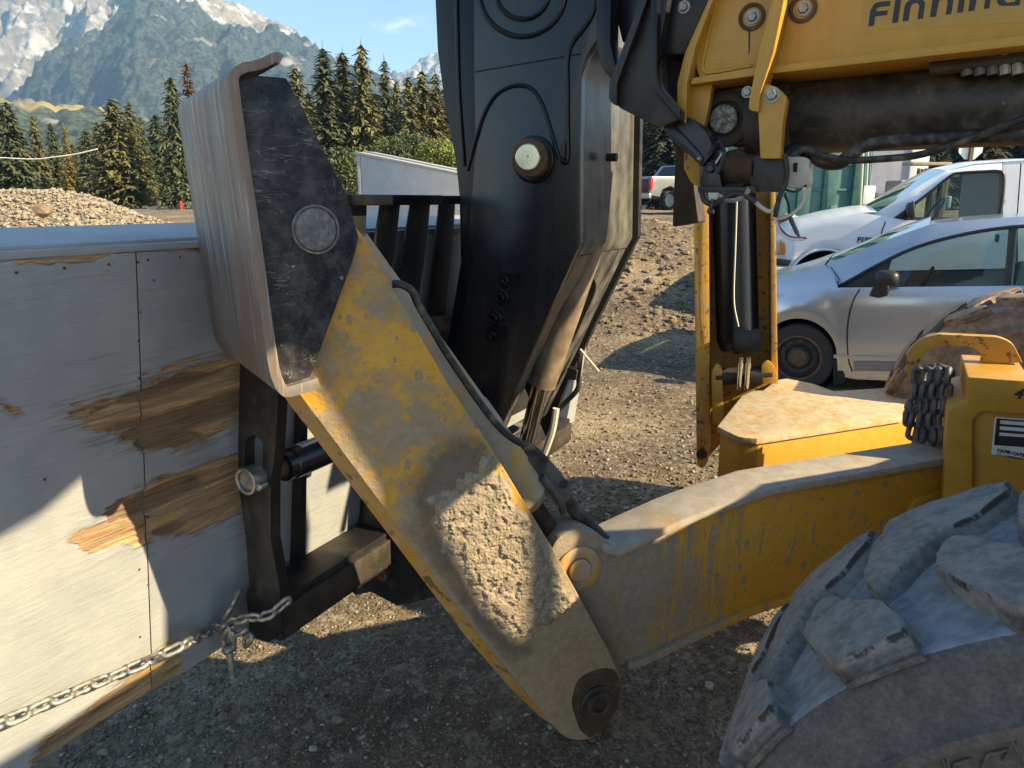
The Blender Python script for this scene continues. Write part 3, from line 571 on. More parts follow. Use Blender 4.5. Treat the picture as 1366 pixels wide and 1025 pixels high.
side_px = [(316, 108, 8), (346, 101), (382, 104), (402, 140), (430, 197), (462, 258), (479, 318), (472, 345), (414, 505), (373, 519, 6), (362, 486), (340, 330), (324, 210)]
_t = NT('scuffed_black_pad_paint'); _n = _t.noise(3.2, 6, .6, None, .4); _m = _t.noise(24, 5, .65)
_v = _t.co((1, 1, 1), (.5, .3, .7)); _l1 = _t.math('ABSOLUTE', _t.math('SUBTRACT', _t.noise(5, 5, .7, _v), .5)); _l2 = _t.math('ABSOLUTE', _t.math('SUBTRACT', _t.noise(1, 3, .6, _t.co((22, 22, 5), (.9, .2, .4))), .5)); _l3 = _t.math('ABSOLUTE', _t.math('SUBTRACT', _t.noise(1, 3, .6, _t.co((6, 6, 30), (.3, .9, .2))), .5))
_sc = _t.math('MAXIMUM', _t.math('MAXIMUM', _t.math('MULTIPLY', _t.ramp(_l1, .008, .002), .22), _t.math('MULTIPLY', _t.ramp(_l2, .012, .003), _t.ramp(_n, .45, .65, 0, .4))), _t.math('MULTIPLY', _t.ramp(_l3, .010, .002), _t.ramp(_n, .55, .4, 0, .5)))
_sp = _t.math('MAXIMUM', _t.ramp(_t.noise(42, 5, .7), .64, .70, 0, .8), _t.ramp(_t.math('ADD', _t.math('MULTIPLY', _n, .6), _t.math('MULTIPLY', _m, .4)),   .63, .70, 0, .6))
_f = _t.math('MAXIMUM', _t.math('MAXIMUM', _sc, _sp), _t.ramp(_m, .3, .75, .03, .20)); _t.bump(_t.math('ADD', _m, _f), .25, .003)
M_PADBLK = _t.fin(_t.mix(_f, (.006, .008, .013), _t.mix(_t.ramp(_m, .4, .6), (.20, .19, .18), (.33, .31, .28))), _t.math('ADD', _t.math('MULTIPLY', _f, .4), .42), 0, .22)
SPL = MB().plate(PAD, side_px, .03, -.022).build('side_plate', M_PADBLK, FP, .003)
MB().plate(PAD, side_px, .03, -PW+.06).build('side_plate', M_PADBLK, FP, .003)
mb = ring(MB(), PAD, 425, 307, .0405, .045, -.022, -.012); disc(mb, PAD, 425, 307, .040, -.022, -.013).build('pin', paint('dusty_pin_steel', (.10, .10, .098), .5, dust=(.26, .255, .235), d_lo=.40, d_hi=.65, d_sc=30, d_max=.8, bump=.3), FP)

# --- frame head between the two beams, with the tow hook on top
FC = Plane((1.30, 2.06), -28.5)
FB = MB().plate(FC, [(1262, 548), (1292, 540), (1300, 520), (1380, 525), (1390, 760), (1250, 760)], .42).build('frame_head', M_YEL, TEL, .004)
MB().plate(FC, [(1290, 503, 3), (1376, 509), (1376, 553), (1308, 549, 6), (1297, 562, 4), (1297, 760), (1252, 760), (1264, 546, 4), (1289, 536, 3)], .36, .03).build('frame_edge', M_YEL, FB, .004)
HK = MB().plate(FC.off(-.20), [(1226, 524), (1211, 502, 6), (1208, 484, 8), (1215, 464, 8), (1231, 451, 8), (1252, 446, 6), (1334, 450, 10), (1352, 459, 8), (1364, 484), (1308, 487), (1310, 473), (1301, 465, 4), (1289, 462), (1251, 461, 6), (1235, 469, 6), (1226, 483, 6), (1229, 505), (1242, 524)], .04, n=5).build('tow_hook', M_YELRUST, FB, .003)
LB = MB().plate(FC, [(1327, 556, 4), (1390, 561), (1388, 613), (1322, 607, 4)], .002, .004).build('data_label', M_WHITE, FB)
q = FC.off(.0055)
def patch(mb, pl, pts): mb.prism([pl.P(*p) for p in pts], -pl.nc*.001); return mb
mb = MB()
for y0, y1, x0 in ((558.5, 560.5, 1331), (565.5, 568.5, 1331), (573.5, 577, 1331), (581, 594, 1327)): patch(mb, q, [(x0, y0), (1386, y0+4.2), (1386, y1+4.2), (x0, y1)])
patch(mb, q, [(1329.5, 558.5), (1334.5, 559), (1331.5, 594), (1326, 594)])
mb.build('print_rows', M_INK, LB)
rt = -FC.d if FC.d[0] < 0 else FC.d
text_mesh('lettering', 'CAT\u00ae CATERPILLAR', M_INK, LB, q.P(1329.5, 602.5), rt-Z*.07, Z, .0125, bold=.0006)
text_mesh('lettering', 'CAT, CATERPILLAR', M_INK, LB, q.P(1328, 607.0), rt-Z*.07, Z, .0075)
text_mesh('number_stencil', '4', M_INK, FB, FC.off(.0315).P(1351, 531), rt, Z, .042, .001, .25, .0012)

# --- far stabiliser: beam block, upright leg with its ram
zt = .73
tops = [(957, 569), (985, 583, 6), (1010, 585.5), (1205, 556), (1235, 540), (1230, 515), (1206, 516), (1112, 522), (1085, 512), (1050, 505), (1036, 507), (1018, 521), (1006, 521), (990, 528)]
fr = [at_z(x, y, zt) for x, y in rnd(tops)]
SB2 = MB().prism(fr, (0, 0, -.024)).build('stabilizer_beam', M_SAND, TEL, .003)
cen = sum(fr)/len(fr); fr2 = [p*.955+cen*.045-Z*.026 for p in fr]
MB().prism([np.array(p) for p in fr2], (0, 0, -.20)).build('side_wall', M_YEL, SB2, .004)
FL = Plane(at_y(985, 500, 3.30)*np.array([1, 1, 0]), -17, radians(6))
LG2 = MB().plate(FL, [(925, 240), (945, 240), (946, 400), (947, 600), (944, 618, 8), (938, 626, 8), (930, 622, 8), (929, 600)], .20).build('stabilizer_leg', M_YELRUST, TEL, .004)
MB().plate(FL, [(1028, 240), (1034, 240), (1037, 470), (1038, 512), (1029, 512)], .22).build('flange', M_YELRUST, LG2, .003)
MB().plate(FL, [(940, 235), (1032, 235), (1036, 512), (1010, 540), (945, 610)], .02, -.20).build('web_plate', M_YELRUST, LG2, .003)
disc(ring(MB(), FL, 936, 606, .016, .026, .0, .012), FL, 936, 606, .012, -.01, .006).build('pivot_boss', M_BROWN, LG2)
q = FL.off(-.09)
MB().tube([q.P(978, 235), q.P(980, 300), q.P(984, 455)], .100, 28).build('cylinder_barrel', M_BLK, LG2)
MB().tube([q.P(984, 455), q.P(985, 466)], [.095, .085], 28).build('cylinder_end', M_BLKD, LG2)
MB().plate(FL, [(978, 441), (1015, 440), (1017, 471), (978, 473)], .09, .06).build('valve_block', M_BLK, LG2, .003)
for x in (989, 999):
    p = FL.off(.055); mb = MB(); mb.lathe(p.P(x, 476), -Z, [(0, .012), (.03, .012), (.03, .016), (.055, .016), (.055, .013), (.09, .013), (.16, .012)], 14); mb.build('hose_fitting', M_CHROME, LG2)
for pts in ([(949, 496, 8), (956, 484, 6), (963, 490, 6), (965, 565), (951, 565)], [(1015, 486, 6), (1025, 480, 8), (1036, 492, 8), (1037, 512), (1018, 512)]):
    MB().plate(FL, pts, .07, .03).build('clevis', M_YEL, LG2, .003)
MB().tube([FL.off(-.01).P(955, 503), FL.off(-.01).P(1030, 499)], .042, 20).build('clevis_pin', M_BROWN, LG2)
wr = MB(); bead(wr, FL, [(983, 265), (981, 330), (979, 400), (985, 436)], .004, 6, .022); wr.build('cable', M_WHITEBOX, LG2)

# --- boom head: black gooseneck that carries the fork carriage
BH = BN(1.95); BWID = .50
M_BLKF = paint('satin_black_boom_paint', (.014, .014, .016), .27, dust=(.10, .075, .055), d_lo=.46, d_hi=.9, d_sc=2.4, d_max=.5, drip=.45, chip=(.25, .24, .22), c_lo=.745, c_sc=70, bump=.08)
neck = [(632, -70), (632, 60), (634, 200), (626, 300), (630, 350), (612, 440), (588, 520), (640, 640), (671, 553), (766, 342), (774, 326), (774, 104, 10), (783, 73, 10), (800, 48), (806, -70)]
HD = MB().plate(BH, neck, .035).build('boom_head', M_BLKF, TEL, .003)
left = [(581, -70), (581, 0), (584, 67), (594, 143), (608, 213), (613, 260), (615, 350), (600, 440), (580, 520), (600, 540), (625, 440), (640, 350), (638, 200), (640, -70)]
MB().plate(BH, left, .03, -.035).build('front_flange', M_BLK, HD, .003)
fl = [(581, -70), (581, 0), (584, 67), (594, 143), (608, 213), (613, 260), (615, 350), (600, 440)]
mb = MB(); a = [BH.off(-.06).P(*p) for p in fl]
mb.prism(a+[p+M*.02 for p in a[::-1]], L*(BWID-.08)); mb.build('front_plate', M_BLK, HD)
bead(MB(), BH, [(609, -60), (609, 0), (612, 120), (619, 222)], .007, 8, -.033).build('weld_bead', M_BLK, HD)
far = [BH.P(*p)+L*(BWID+.01) for p in rnd([(632, -70)]+neck[3:])]; MB().prism(far, L*.03).build('far_plate', M_BLKD, HD, .003)
back = [BH.off(-.036).P(*p) for p in rnd([(806, -70), (800, 48), (783, 73, 10), (774, 104, 10), (774, 326), (766, 342)])]
mb = MB(); mb.prism([p-M*.005 for p in back]+[p-M*.03 for p in back[::-1]], L*(BWID-.03)); mb.build('back_plate', M_BLKT, HD)
A0, A1 = BH.off(-.036).P(766, 342), BH.off(-.036).P(650, 601); dv = (A1-A0); lv = np.linalg.norm(dv); dv /= lv; W2 = BWID-.03
pt = lambda s, b: A0+dv*s-M*.006+L*b
sl = [pt(.10+.10*(1-sin(a)), .235-.135*cos(a)) for a in np.linspace(0, pi, 11)] + [pt(lv-.02, .37), pt(lv-.02, .10)]
MB().prism([pt(.005, 0), pt(lv, 0), pt(lv, W2), pt(.005, W2)], np.cross(L, dv)*.025*(1 if np.cross(L, dv)@M < 0 else -1), [sl]).build('slotted_plate', M_BLKT, HD, .002)
q = BN(2.19); MB().tube([q.P(786, 322), q.P(722, 512)], .052, 26).build('tilt_cylinder', paint('tan_cylinder', (.16, .11, .07), .5, dust=(.36, .28, .19), d_lo=.35, d_hi=.7, bump=.2), HD)
MB().tube([q.P(722, 512), q.P(690, 640)], .030, 20).build('tilt_rod', M_CHROME, HD)
for cx, cy, r0 in ((697, -12, 36), (697, -12, 58)):
    bead(MB(), BH, [(cx+r0*cos(a), cy+r0*1.05*sin(a)) for a in np.linspace(.05, 3.1, 12)], .0075, 8).build('weld_bead', M_BLK, HD)
bead(MB(), BH, [(796, -40), (794, 0), (789, 22), (777, 40), (764, 57), (757, 78), (757, 120), (757, 160), (757, 213), (749, 214)], .008, 8).build('weld_bead', M_BLK, HD)
MB().tube([BH.off(.001).P(634, 96), BH.off(.001).P(774, 72)], .0018, 6).build('weld_seam', M_DARK, HD)
bead(MB(), BH, [(624, 228), (634, 190), (645, 155), (661, 128), (685, 115), (708, 118), (722, 137), (733, 168), (746, 212)], .0065, 8).build('weld_bead', M_BLK, HD)
q0, q1 = BH.P(714, 213), BH.off(.085).P(704, 210); d = q1-q0; ln = np.linalg.norm(d)
ring(MB(), BH, 713, 213, .045, .066, -.01, .014).build('pin_collar', M_BLK, HD)
PB = MB().lathe(q0, d, [(-.02, .0), (-.02, .053), (ln*.8, .053), (ln*.84, .05), (ln*.85, 0)], 32).build('pin_boss', M_RUST, HD)
MB().lathe(q1, d, [(-.03, 0), (-.03, .036), (.0, .036), (.003, .033), (.003, .004), (0, .0)], 32).build('pin_face', M_BRASS, HD)
for x, y in ((671, 397), (662, 424)):
    ring(disc(MB(), BH, x, y, .024, -.01, .012), BH, x, y, .009, .017, .01, .028).build('hose_port', M_BLK, HD)
for x, y in ((679, 373), (662, 446)):
    mb = MB().plate(BH, [(x-13, y-11, 3), (x+12, y-8, 3), (x+12, y+10, 3), (x-13, y+9, 3)], .02, .010); ring(mb, BH, x-3, y+1, .006, .013, .01, .016); mb.build('port_flange', M_BLK, HD, .002)
for x, y in ((793, 224), (822, 210)):
    p = BH.off(-.2).P(x, y); MB().lathe(p+M*.0, M, [(-.03, 0), (-.03, .012), (.002, .012), (.002, 0)], 12).build('bolt_hole', M_DARK, HD)
MB().tube(crom([BN(2.42).P(*p) for p in [(775, 470), (772, 500), (770, 520), (752, 540), (738, 560), (732, 600)]]), .010, 8).build('hose', M_BROWN, HD)
MB().plate(BN(2.40), [(757, 490, 3), (770, 494, 3), (768, 508, 3), (755, 506, 3)], .03).build('hose_clip', M_BROWN, HD)
MB().tube([BN(2.42).P(774, 466), BN(2.42).P(799, 496)], .004, 6).build('cable', M_WHITEBOX, HD)
MB().tube(crom([BN(2.40).P(*p) for p in [(742, 545), (738, 570), (732, 590), (724, 610)]]), .014, 8).build('hose_sleeve', M_WHITEBOX, HD)

# --- black knuckle plates between boom and boom head
KN = BN(1.86)
K = MB().plate(KN, [(800, -70), (960, -70), (944, 0), (912, 72), (890, 74), (884, 62), (830, 56)], .10, -.03).build('boom_knuckle', M_BLK, TEL, .003)
MB().plate(KN, [(795, -70), (816, -70), (814, 58), (824, 98, 8), (816, 107, 5), (802, 92, 10), (795, 52)], .06, .03).build('knuckle_plate', M_BLK, K, .004)
MB().plate(KN, [(852, 0), (880, -70), (905, -70), (880, 60), (884, 120), (905, 160), (878, 170, 8), (824, 143, 6), (816, 118)], .05, .01).build('knuckle_plate', M_BLKD, K, .003)
MB().plate(KN, [(855, 0), (880, -70), (892, -70), (863, 0), (823, 112), (822, 142, 4), (812, 134, 8), (813, 110)], .02, .035).build('knuckle_edge', M_BLKD, K, .003)
MB().plate(KN, [(869, -70), (878, -70), (876, 96), (880, 116, 8), (906, 146), (906, 160), (872, 122, 8), (867, 98)], .05, .04).build('knuckle_edge', M_BLK, K, .003)
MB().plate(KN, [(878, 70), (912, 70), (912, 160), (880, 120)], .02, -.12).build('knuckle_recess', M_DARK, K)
hexbolt('bolt', KN, 908, 6, .010, -.03, K)

# --- main boom
BO = BN(1.93)
BOOM = MB().plate(BO, [(926, 62), (955, -90), (1640, -140), (1640, 28), (1366, 58), (1033, 96), (935, 110), (929, 92)], .36).build('main_boom', M_YEL, TEL, .004)
MB().plate(BO, [(928, -70), (975, -90), (955, -10), (928, 63, 5), (917, 110), (915, 166), (903, 154), (903, 112), (915, 64, 5), (942, 0)], .32, .035).build('end_flange', M_YEL, BOOM, .004)
MB().plate(BO, [(916, 106), (950, 112), (946, 140), (938, 175), (912, 165)], .03, -.02).build('end_bracket', M_YEL, BOOM, .003)
MB().plate(BO, [(920, 113), (924, 104), (1000, 91), (1033, 88), (1366, 47), (1640, 14), (1640, 30), (1366, 61), (1033, 98)], .40, .022).build('bottom_flange', M_YEL, BOOM, .003)
MB().plate(BO, [(1024, -90), (1050, -90), (1046, 0), (1032, 70), (1014, 126), (1012, 150, 3), (998, 147, 6), (1000, 130), (1012, 70), (1030, 0)], .08, .075).build('boom_rib', M_YEL, BOOM, .004)
mb = MB(); bead(mb, BO, [(958, 0), (948, 35), (938, 85), (941, 96), (950, 97), (1003, 88)], .004, 6, .001); bead(mb, BO, [(1062, -60), (1052, 0), (1040, 60), (1034, 84)], .004, 6, .001); mb.build('weld_seam', M_YEL, BOOM)
hook = MB().plate(BO, [(1018, 110, 4), (1038, 117, 6), (1050, 130, 5), (1044, 165, 10), (1041, 212), (1014, 212), (1011, 150), (1013, 128)], .045, .06).build('hose_guard', M_YEL, BOOM, .006, 3)
hexbolt('bolt', BO.off(.06), 1030, 127, .012, 0, BOOM); hexbolt('bolt', BO.off(.05), 997, 123, .009, 0, BOOM)
for x, y in ((1003, 23), (1071, 12)):
    ring(MB(), BO, x, y, .022, .031, -.002, .006).build('bolt_recess', M_RUST, BOOM); hexbolt('bolt', BO, x+1, y, .011, .001, BOOM)
MB().plate(BO, [(998, 36), (1001, 36), (1000, 70), (998.5, 74)], .001, .0012).build('rust_run', M_RUST, BOOM)
# lettering on the boom side, cut as strokes
def crp(pts): return [(910+x/2.9956, y/2.9942) for x, y in pts]
letters = [
 [(743, 106), (752, 42), (768, 14, 12), (790, 8), (832, 4), (830, 24), (790, 28, 4), (776, 36, 6), (774, 46), (822, 42), (819, 60), (771, 66), (766, 103)],
 [(838, 93), (852, -2), (876, -5), (862, 90)],
 [(880, 86), (890, 20, 10), (906, 0, 12), (950, -6, 14), (972, 6, 12), (962, 74), (940, 77), (948, 22, 8), (940, 12, 4), (922, 14, 5), (914, 24, 6), (904, 83)],
 [(990, 69), (1000, 0, 10), (1016, -18, 12), (1062, -25, 14), (1086, -12, 12), (1075, 56), (1053, 59), (1062, 4, 8), (1052, -6, 4), (1034, -4, 5), (1026, 6, 6), (1014, 66)],
 [(1098, 52), (1112, -40), (1136, -43), (1122, 48)],
 [(1143, 46), (1153, -22, 10), (1169, -40, 12), (1216, -46, 14), (1238, -34, 12), (1228, 33), (1205, 36), (1214, -18, 8), (1206, -28, 4), (1188, -26, 5), (1180, -16, 6), (1168, 42)],
 [(1268, 24, 10), (1258, 8), (1268, -50), (1360, -60), (1357, -42), (1294, -32), (1286, 2, 8), (1298, 12, 6), (1330, 8), (1336, -18), (1356, -21), (1348, 22, 8)]]
for k, pts in enumerate(letters):
    MB().plate(BO, [(*crp([p[:2]])[0], *(r/3 for r in p[2:])) for p in pts], .001, .0016).build('letter', M_INK, BOOM, fix=True)
MB().plate(BO, [(1150, -20), (1520, -60), (1520, 22), (1150, 41)], .0008, .0006).build('lettering_decal', paint('decal_yellow', (.52, .275, .03), .38, d_lo=.6, d_hi=.8, d_max=.2), BOOM)
# lift cylinder under the boom
q = BN(2.15); p0, p1 = q.P(1046, 155), q.P(1640, 118)
LC = MB().lathe(p0, p1-p0, [(0, 0), (0, .094), (.02, .100), (np.linalg.norm(p1-p0), .100), (np.linalg.norm(p1-p0), 0)], 40).build('lift_cylinder', paint('oily_dusty_black_tube', (.012, .012, .012), .42, dust=(.20, .165, .12), d_lo=.40, d_hi=.72, d_sc=7, d_max=.75, chip=(.16, .13, .09), c_lo=.66, c_sc=40, bump=.3, film=.10), TEL)
q = BN(2.02)
MB().plate(q, [(945, 122), (1000, 114), (1046, 112), (1050, 196), (1000, 194), (972, 196, 14), (940, 180, 10)], .12).build('cylinder_eye', M_BROWN, LC, .008, 3)
disc(MB(), q, 967, 160, .036, 0, .022).build('cylinder_pin', paint('pitted_pin_steel', (.10, .095, .085), .5, dust=(.50, .48, .43), d_lo=.42, d_hi=.58, d_sc=60, d_max=.9, bump=.4), LC); ring(MB(), q, 967, 160, .044, .070, -.01, .012).build('pin_collar', M_BROWN, LC)
MB().tube([q.P(1000, 165), q.P(1050, 160)], .085, 24).build('rod_end', M_BROWN, LC)
for k in range(6):
    x = 1288+k*17; MB().tube([BN(2.0).P(x, 74), BN(2.0).P(x+2, 101-k*.5)], [.014, .012], 10).build('hose_fitting', M_GALV if k > 2 else M_BLKT, LC)
MB().tube([BN(2.0).P(1240, 92), BN(2.0).P(1380, 76)], .016, 10).build('hose_fitting', M_BROWN, LC)
MB().tube(crom([BN(2.0).P(*p) for p in [(1040, 225), (1050, 206), (1064, 199), (1080, 203), (1098, 216), (1120, 217), (1138, 204), (1160, 193), (1250, 184), (1366, 180), (1560, 172)]]), .0165, 12).build('hose', M_HOSE, LC)
MB().tube(crom([BN(1.97).P(*p) for p in [(1052, 212), (1072, 200), (1100, 208), (1130, 214), (1180, 212), (1225, 207), (1270, 194), (1320, 176), (1372, 156), (1480, 110)]]), .0085, 10).build('hose', M_HOSE, LC)

# --- work lamp, bracket, loose wiring
WL = BN(1.90)
q = WL
LMP = MB().plate(q, [(883, 172), (894, 163), (911, 153, 4), (931, 164), (946, 180, 8), (952, 200), (947, 209, 4), (936, 223, 3), (921, 208), (905, 196), (893, 186)], .09).build('work_lamp', M_LENS, TEL, .006, 3)
MB().plate(q, [(886, 173), (895, 165), (915, 184), (938, 210), (935, 220), (921, 205), (905, 193)], .03, .012).build('lamp_bezel', M_LENS, LMP, .003)
disc(MB(), q, 934, 212, .006, 0, .014).build('screw', M_GALV, LMP); disc(MB(), q, 898, 161, .006, 0, .014).build('screw', M_GALV, LMP)
MB().plate(q, [(937, 222), (946, 214, 4), (958, 222, 4), (963, 251), (934, 253)], .05, -.01).build('lamp_foot', M_LENS, LMP, .003)
disc(MB(), q, 947, 225, .011, -.01, .004).build('screw', M_LENS, LMP)
MB().plate(q, [(930, 249), (1008, 250), (1008, 256), (931, 257)], .14, .02).build('lamp_shelf', M_BLKD, LMP, .002)
MB().plate(q, [(1006, 208, 4), (1040, 205), (1046, 222), (1041, 250, 6), (1036, 256), (1003, 256)], .10, .01).build('box_bracket', M_BLKD, LMP, .003)
MB().plate(q.off(-.05), [(1043, 219), (1048, 209, 3), (1075, 210, 5), (1080, 214), (1080, 244, 5), (1076, 250), (1043, 251)], .07).build('junction_box', M_WHITEBOX, LMP, .004)
MB().plate(q.off(-.05), [(1058, 218), (1064, 217), (1063, 230), (1058, 229)], .004, .003).build('box_slot', M_DARK, LMP)
MB().tube([BN(2.0).P(968, 226), BN(2.0).P(1006, 226)], .042, 20).build('bush', M_RUST, LMP)
disc(MB(), BN(1.98), 980, 226, .05, -.05, .0).build('bush_cap', M_BROWN, LMP)
MB().plate(BN(2.05), [(957, 248), (985, 196), (1012, 190), (1012, 250)], .03).build('bush_plate', M_SAND, LMP, .002)
MB().plate(BN(2.55), [(903, 165), (926, 160), (926, 252), (932, 297, 3), (897, 303, 3), (899, 250)], .10).build('drip_plate', M_BROWN, LMP, .003)
MB().plate(BN(1.99), [(912, 165), (940, 172), (934, 200), (934, 250), (922, 245, 12), (912, 225)], .04).build('end_lug', M_YELRUST, LMP, .003)
disc(MB(), q, 948, 262, .016, -.06, .0).build('bolt', M_GALV, LMP)
def wire(pts, r, mat, nm='wire', o=0.0): MB().tube(crom([WL.off(o).P(*p) for p in pts], 5), r, 6).build(nm, mat, LMP)
wire([(946, 207), (958, 190), (966, 205), (962, 222), (957, 232)], .006, M_LENS)
wire([(936, 256), (940, 268), (952, 272), (970, 262), (985, 258), (1003, 266), (1008, 270)], .007, M_BROWN, o=.02)
wire([(960, 262), (975, 268), (992, 262), (1000, 252)], .006, M_GALV, o=.02)
wire([(1006, 268), (1016, 277), (1028, 282), (1038, 270), (1044, 255)], .0055, M_WHITEBOX, o=.01)
wire([(1072, 250), (1073, 264), (1066, 278), (1052, 288), (1034, 293)], .005, M_WHITEBOX)
wire([(1047, 206), (1050, 225), (1048, 245), (1040, 262), (1034, 290)], .006, M_HOSE, o=.02)
wire([(1034, 293), (1042, 306), (1054, 316), (1076, 318)], .003, plain('red_wire', (.45, .05, .03), .4), o=.01)
wire([(1034, 293), (1040, 308), (1052, 318), (1072, 320)], .003, M_WHITE, o=.014)
wire([(1045, 256), (1052, 272), (1054, 290), (1060, 305), (1066, 316)], .004, M_BLKT)
MB().plate(WL, [(1049, 288), (1055, 286), (1066, 311), (1061, 314)], .01).build('connector', M_BLKT, LMP, .002)
wire([(952, 266), (948, 278), (946, 283), (952, 282)], .006, M_LENS, o=.03)
MB().plate(WL.off(.02), [(944, 257), (958, 257), (956, 268), (946, 268)], .03).build('connector', M_WHITEBOX, LMP, .002)
wire([(1046, 252), (1058, 256), (1066, 254), (1076, 247)], .003, M_HOSE)

# --- fork carriage
BOXA = np.array([-1.145, 1.376, 0]); FACE = Plane(BOXA, 61.5, radians(-8))
def up_pt(px, py, o): return FACE.off(o).P(px, py)
POST = Plane(up_pt(345, 700, .14)*np.array([1, 1, 0]), -28.5)
FK = MB().plate(POST, [(322, 380), (374, 380), (371, 525), (367, 600), (361, 645), (361, 720), (373, 785), (375, 838), (358, 858), (331, 848), (333, 790), (327, 715), (318, 650), (317, 600)], .035, 0.0, holes=[[(326, 600, 0), (326, 590, 6), (337, 578, 10), (350, 590, 6), (350, 654), (326, 654)]], n=6).build('fork_carriage', M_BLKD, TEL, .003)
mb = MB().plate(POST.off(-.26), [(365, 500), (402, 500), (400, 640), (398, 770), (366, 775)], .03); mb.build('fork_shank', M_BLKD, FK, .003)
r0, r1 = POST.off(.03).P(333, 641), None
ring(disc(MB(), POST.off(.03), 331, 641, .028, -.02, .004), POST.off(.03), 331, 641, .027, .036, -.03, .012).build('shaft_collar', M_STEEL, FK)
disc(MB(), POST.off(.03), 346, 650, .010, -.02, .006).build('collar_screw', M_STEEL, FK)
SA = POST.P(338, 640); MB().tube([SA, SA+L*2.0], .0255, 20).build('fork_shaft', M_RUST, FK)
MB().tube([SA+L*.10, SA+L*.125, SA+L*.13, SA+L*.36], [.040, .040, .044, .044], 24).build('shaft_sleeve', M_LENS, FK)
mb = MB()
def slv(s, a, r=.0455): return SA+L*s+(M*cos(a)+Z*sin(a))*r
sh = lambda s0, s1, a0, a1, r: [[slv(s0, a0+(a1-a0)*k/5, r) for k in range(6)], [slv(s1, a0+(a1-a0)*k/5, r) for k in range(6)]]
def strip(mb, A, B):
    for i in range(len(A)-1): mb.add([A[i], A[i+1], B[i+1], B[i]], [(0, 1, 2, 3)])
strip(mb, *sh(.16, .29, 1.15, 1.95, .0452)); mb.build('sleeve_sticker', M_WHITE, FK)
mb = MB()
for k in range(4): strip(mb, *sh(.172+.015*k, .178+.015*k, 1.4, 1.66, .0456))
mb.build('sticker_print', M_INK, FK)
bm0 = up_pt(352, 830, .10)
MB().box(bm0+L*1.0+Z*.02, L*2.0, (M*.13), Z*.13).build('carriage_rail', M_BLKD, FK, .006)
MB().box(bm0+L*1.0+Z*.02+M*.07, L*1.98, (M*.02), Z*.09).build('rail_lip', M_BROWN, FK, .004)
# hitch plate seen below the leg, with its pin
HP = BN(1.80)
MB().plate(HP, [(440, 560), (600, 540), (640, 700), (592, 795), (580, 797), (545, 806), (530, 809), (495, 790), (474, 795), (440, 760)], .06).build('hitch_plate', M_BLKD, FK, .004)
MB().plate(HP, [(478, 690, 4), (500, 640, 8), (560, 640), (585, 795), (545, 806), (530, 809), (497, 788), (476, 770, 8)], .03, .02).build('hitch_plate', M_BLKD, FK, .004)
disc(MB(), HP, 518, 760, .024, 0, .045).build('hitch_pin', M_RUST, FK)
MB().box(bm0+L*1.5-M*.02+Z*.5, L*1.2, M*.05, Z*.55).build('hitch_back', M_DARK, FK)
# load backrest: flat bars under a top rail
BK = FACE.off(.07)
for pts in ([(463, 266), (490, 266), (488, 330), (476, 420), (450, 420)], [(509, 266), (535, 266), (528, 330), (508, 440), (480, 440)], [(549, 266), (575, 266), (569, 330), (552, 440), (520, 440)], [(587, 266), (608, 266), (604, 330), (592, 440), (568, 440)], [(622, 266), (642, 266), (642, 440), (612, 440)]):
    MB().plate(BK, pts, .006).build('backrest_bar', M_BLKD, FK, .003)
t0, t1 = BK.P(380, 267), BK.P(575, 267); t2 = BK.P(720, 267)
MB().box((t0+t1)/2, t1-t0, M*.085, Z*.03).build('top_rail', M_BLK, FK, .003)
MB().box((t1+t2)/2-M*.03, t2-t1, M*.06, Z*.028).build('top_rail', M_BLKD, FK, .003)
b0, b1 = BK.P(560, 432), BK.P(660, 428); MB().box((b0+b1)/2, b1-b0, M*.07, Z*.05).build('lower_rail', M_RUST, FK, .003)
MB().plate(BK.off(-.01), [(452, 436), (640, 430), (640, 560), (440, 600)], .03).build('carriage_back', M_DARK, FK)

